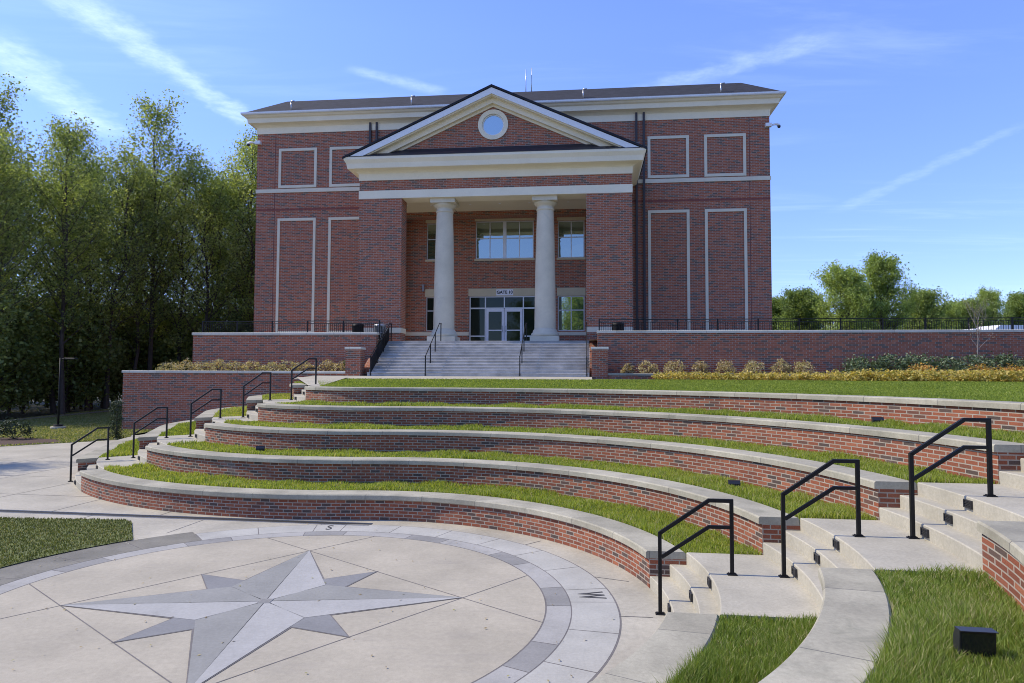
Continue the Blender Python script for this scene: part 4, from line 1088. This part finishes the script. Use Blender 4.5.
def stair_rail(u, label, panel=False):
    t = bthing('stair_rail', label, 'handrail', u, 0, ZP, 'black rails on the entrance stairs')
    zs = lambda v: ZP+max(0, v)/tr*rz
    top = [(-.1, ZP+.98), (.05, ZP+1.02), (3.25, FL+.98), (3.75, FL+.98)]
    r = MB().tube([(u, p[0], p[1]) for p in top], .024); obj('top_rail', r, M['black'], t, 'b')
    if panel: 
        obj('mid_rail', MB().tube([(u, .05, ZP+.84), (u, 3.25, FL+.80)], .02), M['black'], t, 'b')
        obj('bottom_rail', MB().tube([(u, .05, ZP+.16), (u, 3.25, FL+.12)], .02), M['black'], t, 'b')
        pk = MB()
        for i in range(1, 44):
            v = .05+3.2*i/44; zz = ZP+(FL-ZP)*(v/3.25); pk.box(u-.014, u+.014, v-.012, v+.012, zz+.14, zz+.86)
        obj('pickets', pk, M['black'], t, 'b')
    for v in (0.0, 1.1, 2.2, 3.6):
        zt = float(np.interp(v, [p[0] for p in top], [p[1] for p in top])); zb_ = min(FL, ZP+rz*math.floor(v/tr+1e-6+ (1 if v > 0 else 0)))
        obj('post', MB().bar((u, v, zb_), (u, v, zt), .05, up=(0, 1, 0)), M['black'], t, 'b')
stair_rail(-6.42, 'dark picket stair railing at the left edge of the entrance stairs', True)
stair_rail(-3.58, 'slim black handrail left of centre on the entrance stairs')
stair_rail(1.20, 'slim black handrail right of centre on the entrance stairs')
stair_rail(4.50, 'dark picket stair railing at the right edge of the entrance stairs', True)

# ------------------------------------------------------------------ small objects on the terrace
def trash_can(u, v, mat, label):
    t = bthing('trash_can', label, 'trash can', u, v, FL, 'litter bins on the terrace')
    m = MB(); n = 28
    for i in range(n):
        a = 2*math.pi*i/n; c1, s1 = math.cos(a), math.sin(a); w_ = .022
        m.bar((.29*c1, .29*s1, .05), (.33*c1, .33*s1, .84), w_, .012, up=(c1, s1, 0))
    for z_, r_ in ((.06, .295), (.45, .315), (.82, .335)):
        m.tube([(r_*math.cos(2*math.pi*k/28), r_*math.sin(2*math.pi*k/28), z_) for k in range(29)], .014, 6, caps=False)
    obj('slatted_body', m, mat, t, 'l')
    obj('liner', MB().lathe([(0, .04), (.26, .04), (.29, .80)], n=28), M['slot'], t, 'l')
    obj('lid', MB().lathe([(.20, .84), (.34, .84), (.35, .87), (.30, .92), (.21, .94), (.20, .90)], n=28), mat, t, 'l')
trash_can(-8.1, 2.9, M['black'], 'black slatted litter bin behind the left guardrail')
trash_can(-6.95, 3.2, M['steel'], 'grey slatted litter bin beside the left pier')
trash_can(6.15, 2.9, M['black'], 'black slatted litter bin behind the right guardrail')
t = bthing('bollard', 'short steel bollard on the portico floor beside the left column', 'bollard', -5.05+.55, 6.5, FL)
t.location = b2w(-5.35, 6.3, FL)
obj('body', MB().lathe([(0, 0), (.10, 0), (.10, .02), (.075, .03), (.075, .98), (.06, 1.02), (0, 1.03)], n=24), M['steel'], t, 'l')
t.location = b2w(-4.55+.0, 7.6, FL)

# flood lights
def floodlight(x, y, z, az, sc, label):
    t = thing('floodlight', label, 'floodlight', (x, y, z), az, 'black ground floodlights in the grass')
    hw, hh, hd = .17*sc, .125*sc, .06*sc; zc_ = hh+.04*sc
    m = MB(); m.prism([(-hd, zc_-hh), (-hd*1.25, zc_+hh), (hd*.3, zc_+hh*1.02), (hd, zc_+hh*.3), (hd, zc_-hh*.9)], 'x', -hw, hw)
    for i in range(5): m.box(-hw*.8+i*hw*.4-.008*sc, -hw*.8+i*hw*.4+.008*sc, hd*.6, hd*1.35, zc_-hh*.8, zc_+hh*.4)
    obj('housing', m, M['lampblk'], t, 'l')
    m = MB(); m.face([(-hw*.9, -hd*1.02-.003, zc_-hh*.85), (hw*.9, -hd*1.02-.003, zc_-hh*.85), (hw*.9, -hd*1.25-.001, zc_+hh*.85), (-hw*.9, -hd*1.25-.001, zc_+hh*.85)]); obj('lens', m, M['lens'], t, 'l')
    obj('hood', MB().box(-hw*1.02, hw*1.02, -hd*1.9, hd*.35, zc_+hh*1.021, zc_+hh*1.08), M['lampblk'], t, 'l')
    m = MB().box(-hw*.25, hw*.25, -.02*sc, .02*sc, -.03, zc_-hh*.9); obj('bracket', m, M['lampblk'], t, 'l')
floodlight(3.37, 5.06, Z[2]-.04, R(-8), .72, 'black floodlight in the foreground grass at the right edge')
floodlight(7.05, 13.2, Z[4]-.05, R(170), .60, 'small black floodlight at the foot of the topmost wall, right side')
floodlight(3.98, 12.3, Z[2]-.06, R(170), .60, 'small black floodlight in the second grass strip, right of centre')
floodlight(-6.42, 17.55, Z[2]-.05, R(190), .62, 'small black floodlight in the second grass strip near the left stairs')

# ------------------------------------------------------------------ plants
def leafcloud(centers, sig, n_per, size, flat=.0):
    """leaf quads scattered round clump centres -> V, F, UV"""
    cs = np.repeat(centers, n_per, axis=0); n = len(cs)
    sg_ = np.repeat(sig, n_per)[:, None] if np.ndim(sig) else sig
    dirs = rng.normal(size=(n, 3)); 
    P = cs + dirs*sg_*np.array([1, 1, .75])
    nrm = rng.normal(size=(n, 3)); nrm[:, 2] = np.abs(nrm[:, 2])+.25; nrm /= np.linalg.norm(nrm, axis=1)[:, None]
    ref = rng.normal(size=(n, 3)); t1 = np.cross(nrm, ref); t1 /= np.linalg.norm(t1, axis=1)[:, None]; t2 = np.cross(nrm, t1)
    s = size*rng.uniform(.6, 1.3, n)[:, None]
    a = P - t1*s*.55; b = P + t2*s*.36 + nrm*s*.05; c = P + t1*s*.55; d_ = P - t2*s*.36 + nrm*s*.05
    V = np.stack([a, b, c, d_], 1).reshape(-1, 3); F = np.arange(4*n).reshape(-1, 4)
    r = np.clip(rng.normal(.5, .22, n), 0, 1); UV = np.repeat(np.stack([r, np.full(n, .5)], 1), 4, axis=0)
    return V, F, UV
def branchy(H, spread, first, nb, up, rtrunk, lean=.03, sub=3, fork=.0, seed=0):
    """trunk and limbs -> MB, array of clump centres with sizes"""
    r = random.Random(seed); m = MB(); clumps = []
    pts = []; x = y = 0
    for i in range(9):
        tq = i/8; pts.append((x, y, H*.96*tq)); x += r.gauss(0, lean*H/8); y += r.gauss(0, lean*H/8)
    rad = [rtrunk*(1-.88*(i/8))*(1.25 if i == 0 else 1) for i in range(9)]
    m.tube(pts, rad, 7)
    def at(tq):
        f = tq*8; i = min(7, int(f)); p, q = Vector(pts[i]), Vector(pts[i+1]); return p+(q-p)*(f-i)
    for b in range(nb):
        tq = first+(.97-first)*((b+r.random()*.8)/nb); p = at(tq); a = b*2.399+r.uniform(-.5, .5)
        prof = math.sin(math.pi*min(1, max(.05, (tq-first)/(1-first)*.80+.17)))
        Lb = spread*(prof**.8)*r.uniform(.65, 1.25)+.4; el = up*r.uniform(.6, 1.3)+.35*tq
        d0 = Vector((math.cos(a)*math.cos(el), math.sin(a)*math.cos(el), math.sin(el)))
        q1 = p+d0*Lb*.5+Vector((0, 0, Lb*.03)); q2 = p+d0*Lb+Vector((r.gauss(0, .15), r.gauss(0, .15), Lb*.16))
        rb = max(.014, rtrunk*.40*(1-tq*.75)*min(1, Lb/spread+.3)); m.tube([p, q1, q2], [rb, rb*.62, rb*.2], 5, caps=False)
        clumps.append((*q2, .30)); clumps.append((*(q1+(q2-q1)*.5), .34))
        for s in range(sub):
            f = r.uniform(.25, .95); st_ = p+(q2-p)*f; a2 = a+r.choice((-1, 1))*r.uniform(.4, 1.3); e2 = el+r.uniform(-.35, .5); l2 = Lb*r.uniform(.25, .5)
            en = st_+Vector((math.cos(a2)*math.cos(e2), math.sin(a2)*math.cos(e2), math.sin(e2)))*l2
            m.tube([st_, en], [rb*.4, rb*.12], 4, caps=False); clumps.append((*en, .30)); clumps.append((*(st_+(en-st_)*.55), .26))
    clumps.append((*pts[-1], .3)); clumps.append((*at(.93), .35))
    return m, np.array(clumps)
def tree_proto(name, label, cat, group, H, spread, first, nb, up, rt, leafm, leaf, n_per, sig, seed, sub=3, bark='bark', lean=.03):
    m, cl_ = branchy(H, spread, first, nb, up, rt, lean, sub, seed=seed)
    t = thing(name, label, cat, (0, 0, 0), 0, group)
    obj('trunk', m, M[bark], t, 'l', merge=False)
    if leafm:
        V, F, UV = leafcloud(cl_[:, :3], cl_[:, 3]*sig, n_per, leaf); npmesh('crown', V, F, UV, M[leafm], t)
    return t
FOREST = 'tall trees of the woods left of the building'
protos = []
for i, (H, sp_, fi, nb, lm) in enumerate(((22, 4.3, .20, 46, 'leafd'), (20.5, 4.8, .14, 48, 'leafl'), (23.5, 3.2, .24, 44, 'leafd'), (18.5, 4.4, .10, 48, 'leafl'), (21, 4.3, .30, 40, 'leafd'))):
    protos.append(tree_proto('woodland_tree', 'tall leafy tree in the dense woods left of the brick building', 'tree', FOREST, H, sp_, fi, nb, .58, .20, lm, .175, 19, 1.35, 11+i, sub=5, lean=.07))
under = []
for i in range(3):
    under.append(tree_proto('understory_tree', 'low bushy tree filling the shade at the foot of the woods', 'tree', 'low trees under the woods', 6.5, 2.3, .04, 40, .45, .09, 'leafd', .24, 16, 1.5, 40+i, sub=3))
wide = []
for i, (H, sp_, lm) in enumerate(((14, 5.2, 'leafr'), (15.5, 4.6, 'leafr'), (11, 3.9, 'leafs'))):
    wide.append(tree_proto('broad_tree', 'rounded leafy tree on the skyline behind the right terrace', 'tree', 'trees on the skyline right of the building', H, sp_, .08, 80, .60, .28, lm, .27, 28, 1.45, 70+i, sub=5))
used = set()
def place(pool, i, x, y, z, sc, rz_, label=None, sz=None):
    pr__ = pool[i]; key = (id(pool), i)
    o = pr__ if key not in used else copy_tree(pr__); used.add(key)
    o.location = (x, y, z); o.rotation_euler = (0, 0, rz_); o.scale = (sc, sc, sz or sc)
    if label: o['label'] = label
    return o
rr = random.Random(5)
spots = []
# edge of the woods along the lawn, then rows behind
for (x, y, h) in ((-32.0, 40.5, .78), (-33.8, 44, .90), (-31.2, 46.5, .84), (-33.2, 50, .92), (-30.9, 53.5, .90), (-29.2, 58.5, 1.08), (-26.2, 59.5, 1.10), (-23.6, 60.5, 1.12), (-21.6, 61, 1.08), (-20.0, 62.5, 1.12),
                  (-36.5, 43, .80), (-37, 48.5, .88), (-35.5, 55, .98), (-32.5, 58.5, 1.05), (-28, 64, 1.1), (-24.8, 65.5, 1.12), (-22, 66.5, 1.12), (-40, 53, 1.05), (-38.5, 60, 1.08),
                  (-34, 64.5, 1.05), (-30, 69, 1.0), (-26, 71, 1.15), (-23, 73, 1.15), (-44, 58, 1.1), (-43, 66, 1.1), (-38, 70, 1.1), (-33, 75, 1.05), (-28, 78, 1.02), (-25, 80, 1.0),
                  (-34.5, 41.8, .78), (-35.2, 46.8, .82), (-32.2, 51.5, .80), (-30.8, 56.0, .82), (-25.0, 62.0, .86), (-50, 66, 1.1), (-47, 74, 1.15), (-41, 78, 1.15), (-36, 83, 1.1), (-31, 86, 1.1)):
    spots.append((x, y, h))
special = {0: 'tall tree at the very left edge of the picture', 4: 'tallest tree of the woods, its crown rising highest against the sky', 8: 'tree of the woods closest to the left corner of the brick building'}
for n_, (x, y, h) in enumerate(spots):
    place(protos, n_ % 5, x+rr.uniform(-.6, .6), y+rr.uniform(-.6, .6), .1, h*(1.05 if n_ == 4 else rr.uniform(.9, 1.06)), rr.uniform(0, 6.28))
place(protos, 2, -30.0, 57.0, .1, 1.13, 1.0, 'tallest tree of the woods, its narrow crown rising highest against the sky')
for x, y, s in ((-36, 24, .95), (-44, 20, 1.0)):
    place(protos, rr.randrange(5), x, y, 0, s, rr.uniform(0, 6.28))
for i in range(52):
    if i >= 34: x, y = -50+(i-34)*1.9, 60+((i*7) % 5)*3.2
    elif i < 12: x, y = -32.3-rr.random()*2.5, 39+i*1.6
    elif i < 22: x, y = -31+(i-12)*1.25, 60+rr.random()*2
    else: x, y = -36-rr.random()*6+(i-22)*.6, 46+(i-22)*2.2
    place(under, i % 3, x, y, .1, rr.uniform(.8, 1.25), rr.uniform(0, 6.28))
# right skyline
for i, x, y, z, s, sz, lab in (
        (0, 37.3, 76, 4.4, .66, .69, 'broad rounded tree with a wide pale crown, left of the tallest right-hand tree'), (1, 42.5, 78, 4.4, .66, .75, 'tallest tree right of the building, an upright oval crown'),
        (2, 34.6, 82, 4.4, .66, .72, 'small round tree just left of the broad pair beyond the right terrace'), (2, 34.0, 88, 4.4, .72, .70, 'tree partly hidden by the right corner of the building'),
        (2, 50.5, 84, 4.4, .72, .74, None), (0, 55.5, 88, 4.4, .48, .50, None), (2, 60, 90, 4.4, .74, .70, None), (1, 64.5, 92, 4.4, .5, .62, None), (2, 70, 93, 4.4, .8, .80, None),
        (0, 52.5, 98, 4.4, .6, .62, None), (2, 76, 98, 4.4, .7, .70, None), (2, 46.8, 92, 4.4, .75, .68, None), (1, 80, 100, 4.4, .6, .56, None), (2, 42, 96, 4.4, .8, .80, None), (2, 64, 104, 4.4, .9, .72, None), (0, 73, 106, 4.4, .8, .56, None)):
    place(wide, i, x, y, z, s, rr.uniform(0, 6.28), lab, sz)
for x, y, s in ((-46, 46, .9), (-50, 52, 1.0), (-55, 48, .95), (-58, 57, 1.0), (-63, 52, 1.0), (-66, 62, 1.05), (-72, 56, 1.0), (-54, 64, 1.05), (-60, 70, 1.1)):
    place(protos, rr.randrange(5), x, y, 0, s, rr.uniform(0, 6.28))
# trees behind the viewer, seen only as reflections in the windows
for i, x, y in ((1, -6, -42), (0, 9, -46), (1, 17, -40), (0, -16, -48), (1, 28, -44), (0, 2, -52)):
    place(wide, i, x, y, 0, 1.1, rr.uniform(0, 6.28), 'broad tree across the lawn behind the viewer, reflected in the windows')

# shrubs
def shrub(name, label, group, x, y, z, w_, h_, mat, n_cl, n_per, leaf, seed, stems=True):
    r = np.random.default_rng(seed); t = thing(name, label, 'shrub', (x, y, z), 0, group)
    a = r.uniform(0, 2*np.pi, n_cl); el = np.arcsin(r.uniform(.02, 1, n_cl)); rad = r.uniform(.55, 1.0, n_cl)**.6
    ctr = np.stack([np.cos(a)*np.cos(el)*rad*w_/2, np.sin(a)*np.cos(el)*rad*w_/2, h_*.12+np.sin(el)*rad*h_*.85], 1)
    V, F, UV = leafcloud(ctr, w_*.075, n_per, leaf); npmesh('foliage', V, F, UV, M[mat], t)
    if stems:
        m = MB()
        for i in range(min(14, n_cl)): m.tube([(0, 0, 0), tuple(ctr[i]*np.array([.5, .5, .6])), tuple(ctr[i])], [.012, .008, .004], 4, caps=False)
        obj('stems', m, M['bark'], t, 'l', merge=False)
    return t
def bshrub(*a, **k): return None
TANU = (6.55, 7.54, 8.81, 10.08, 11.33, 12.67, 13.94, 14.98)
GT = 'dry tan shrubs in the bed right of the stairs'
ordr = ['first', 'second', 'third', 'fourth', 'fifth', 'sixth', 'seventh', 'eighth']
for i, u in enumerate(TANU):
    p = b2w(u, .95)
    shrub('dry_shrub', f'{ordr[i]} tan dry shrub from the right stair pier along the brick wall', GT, p.x, p.y, 3.02, .88+.10*(i % 3) - (.25 if i == 0 else 0), .84 - (.25 if i == 0 else 0)-.08*(i % 2), 'tan', 60, 14, .075, 100+i)
GT2 = 'dry tan shrubs in the bed above the tall planter wall'
for i in range(11):
    p = b2w(-18.0+i*.98, .95); shrub('dry_shrub', 'tan dry shrub in the row above the tall left planter wall', GT2, p.x, p.y, 3.02, 1.15, .66+.1*(i % 2), 'tan', 46, 11, .085, 130+i)
p = b2w(-7.95, 1.0); shrub('evergreen_shrub', 'small green shrub at the right end of the left shrub bed beside the pier', None, p.x, p.y, 3.02, .7, .85, 'hedge', 40, 12, .08, 150)
GH = 'dark green hedge shrubs along the right terrace wall'
for i in range(9):
    p = b2w(17.65+i*1.22, .75-i*.06); shrub('hedge_shrub', f'dark green glossy hedge shrub, number {i+1} of the row along the right terrace wall', GH, p.x, p.y, 2.98, 1.7, 1.0+.08*(i % 3), 'hedge', 100, 13, .10, 160+i)
names9 = ['leftmost', 'second from the left', 'third from the left', 'fourth from the left', 'fifth from the left', 'fourth from the right', 'third from the right', 'second from the right', 'rightmost']
for o in [o for o in COL.objects if o.name.startswith('hedge_shrub')]:
    i = int(o['label'].split('number ')[1].split(' ')[0])-1
    o['label'] = f'dark green glossy hedge shrub by the right terrace wall, {names9[i]}'
# clipped and loose shrubs on the left
t = thing('clipped_shrub', 'tall clipped dark evergreen beside the corner of the left brick wall', 'shrub', (-18.15, 31.5, 0))
ctr = np.stack([rng.uniform(-.22, .22, 170), rng.uniform(-.22, .22, 170), rng.uniform(.05, 1.75, 170)], 1)
V, F, UV = leafcloud(ctr, .055, 22, .05); npmesh('foliage', V, F, UV, M['clip'], t); obj('stem', MB().tube([(0, 0, 0), (0, 0, 1.4)], [.04, .02], 6), M['bark'], t, 'l')
shrub('round_shrub', 'small dark round shrub in the mulch at the left edge of the lawn', None, -22.55, 31.1, .03, 1.35, .95, 'clip', 70, 14, .09, 190)
# ground cover
def cover(name, poly, z, mat, n, h, leaf, n_per):
    lo = np.min(np.array(poly), 0); hi = np.max(np.array(poly), 0)
    c = np.stack([rng.uniform(lo[0], hi[0], n*3), rng.uniform(lo[1], hi[1], n*3)], 1); c = c[inpoly(c, poly)][:n]
    ctr = np.stack([c[:, 0], c[:, 1], z+rng.uniform(.03, h, len(c))], 1); V, F, UV = leafcloud(ctr, .075, n_per, leaf)
    return tag(npmesh(name, V, F, UV, M[mat]), kind='stuff')
bp = lambda L_: [tuple(b2w(u, v))[:2] for u, v in L_]
cover('ground_cover', bp(((7.7, -1.2), (13, -1.55), (31, -3.6), (31, -1.6), (20.5, -.55), (7.7, -.1))), 2.79, 'yellow', 3400, .33, .10, 9)
cover('ground_cover', bp(((15, -2.3), (22, -3.4), (31, -4.9), (31, -1.6), (20.5, -.3))), 2.83, 'yellow', 2600, .40, .11, 9)
GO = 'orange-tipped shrubs between the hedge and the yellow ground cover'
for i, (u, v) in enumerate(((19.6, -.9), (22.0, -1.2), (23.2, -1.3), (25.2, -1.5), (26.4, -1.6), (27.6, -1.7))):
    p = b2w(u, v); shrub('orange_shrub', 'low orange and yellow shrub, ' + ['standing alone left of the others', 'second from the left of the orange row', 'third from the left of the orange row', 'third from the right of the orange row', 'second from the right of the orange row', 'rightmost of the orange row'][i], GO, p.x, p.y, 2.94, 1.35, .62, 'orange', 50, 12, .09, 210+i)
# young bare tree
m, cl_ = branchy(3.4, .95, .38, 11, .8, .042, .045, 3, seed=3)
p = b2w(22.9, .75); t = thing('bare_tree', 'young bare tree with a pale trunk in front of the right terrace wall', 'tree', (p.x, p.y, 2.98))
obj('trunk', m, M['palebark'], t, 'l', merge=False)
V, F, UV = leafcloud(cl_[:, :3], .12, 2, .05); tag(npmesh('buds', V, F, UV, M['tan'], t), kind='stuff')

# lamp post on the left lawn
t = thing('lamp_post', 'tall dark lamp post on the lawn in front of the woods', 'street lamp', (-24.2, 36.6, .03))
obj('footing', MB().lathe([(0, 0), (.36, 0), (.36, .12), (.34, .14), (0, .14)], n=20), M['step'], t, 'l')
obj('pole', MB().tube([(0, 0, .14), (0, 0, .24)], .22, 12).tube([(0, 0, .24), (0, 0, 3.8)], [.055, .04], 10), M['iron'], t, 'l')
obj('arm', MB().tube([(0, 0, 3.7), (.25, 0, 3.78), (.62, 0, 3.76)], .03, 8), M['iron'], t, 'l')
obj('lamp_head', MB().bevbox(.35, .85, -.15, .15, 3.72, 3.80, .03), M['iron'], t, 'l')

# parked bus beyond the right terrace
t = thing('parked_bus', 'white bus with a row of windows parked beyond the right guardrail', 'bus', (50.6, 66, 4.85), R(4)); t.scale = (1.4, 1.4, 1.4)
m = MB(); prof = [(-3.6, .35), (3.6, .35), (3.65, 1.0), (3.5, 1.9), (3.2, 2.15), (-3.3, 2.15), (-3.6, 1.9)]; m.prism(prof, 'y', -1.0, 1.0); obj('body', m, M['white'], t, 'l')
for i in range(6): obj('window', MB().box(-3.1+i*1.0, -2.35+i*1.0, -1.012, -1.002, 1.1, 1.75), M['dead'], t, 'l')
for x in (-2.2, 2.2):
    obj('wheel', MB().tube([(x, -1.03, .38), (x, -.78, .38)], .38, 18), M['slot'], t, 'l')
t = thing('parked_van', 'low white vehicle partly hidden behind the right guardrail, left of the bus', 'van', (46.4, 67.5, 4.85), R(4)); t.scale = (1.0, 1.0, 1.75)
m = MB(); m.prism([(-1.5, .3), (1.5, .3), (1.5, 1.0), (1.2, 1.55), (-1.35, 1.6), (-1.5, 1.1)], 'y', -.85, .85); obj('body', m, M['white'], t, 'l')
for i in range(3): obj('window', MB().box(-1.2+i*.78, -.6+i*.78, -.862, -.852, .95, 1.4), M['dead'], t, 'l')
for x in (-.95, .95): obj('wheel', MB().tube([(x, -.88, .32), (x, -.66, .32)], .32, 16), M['slot'], t, 'l')
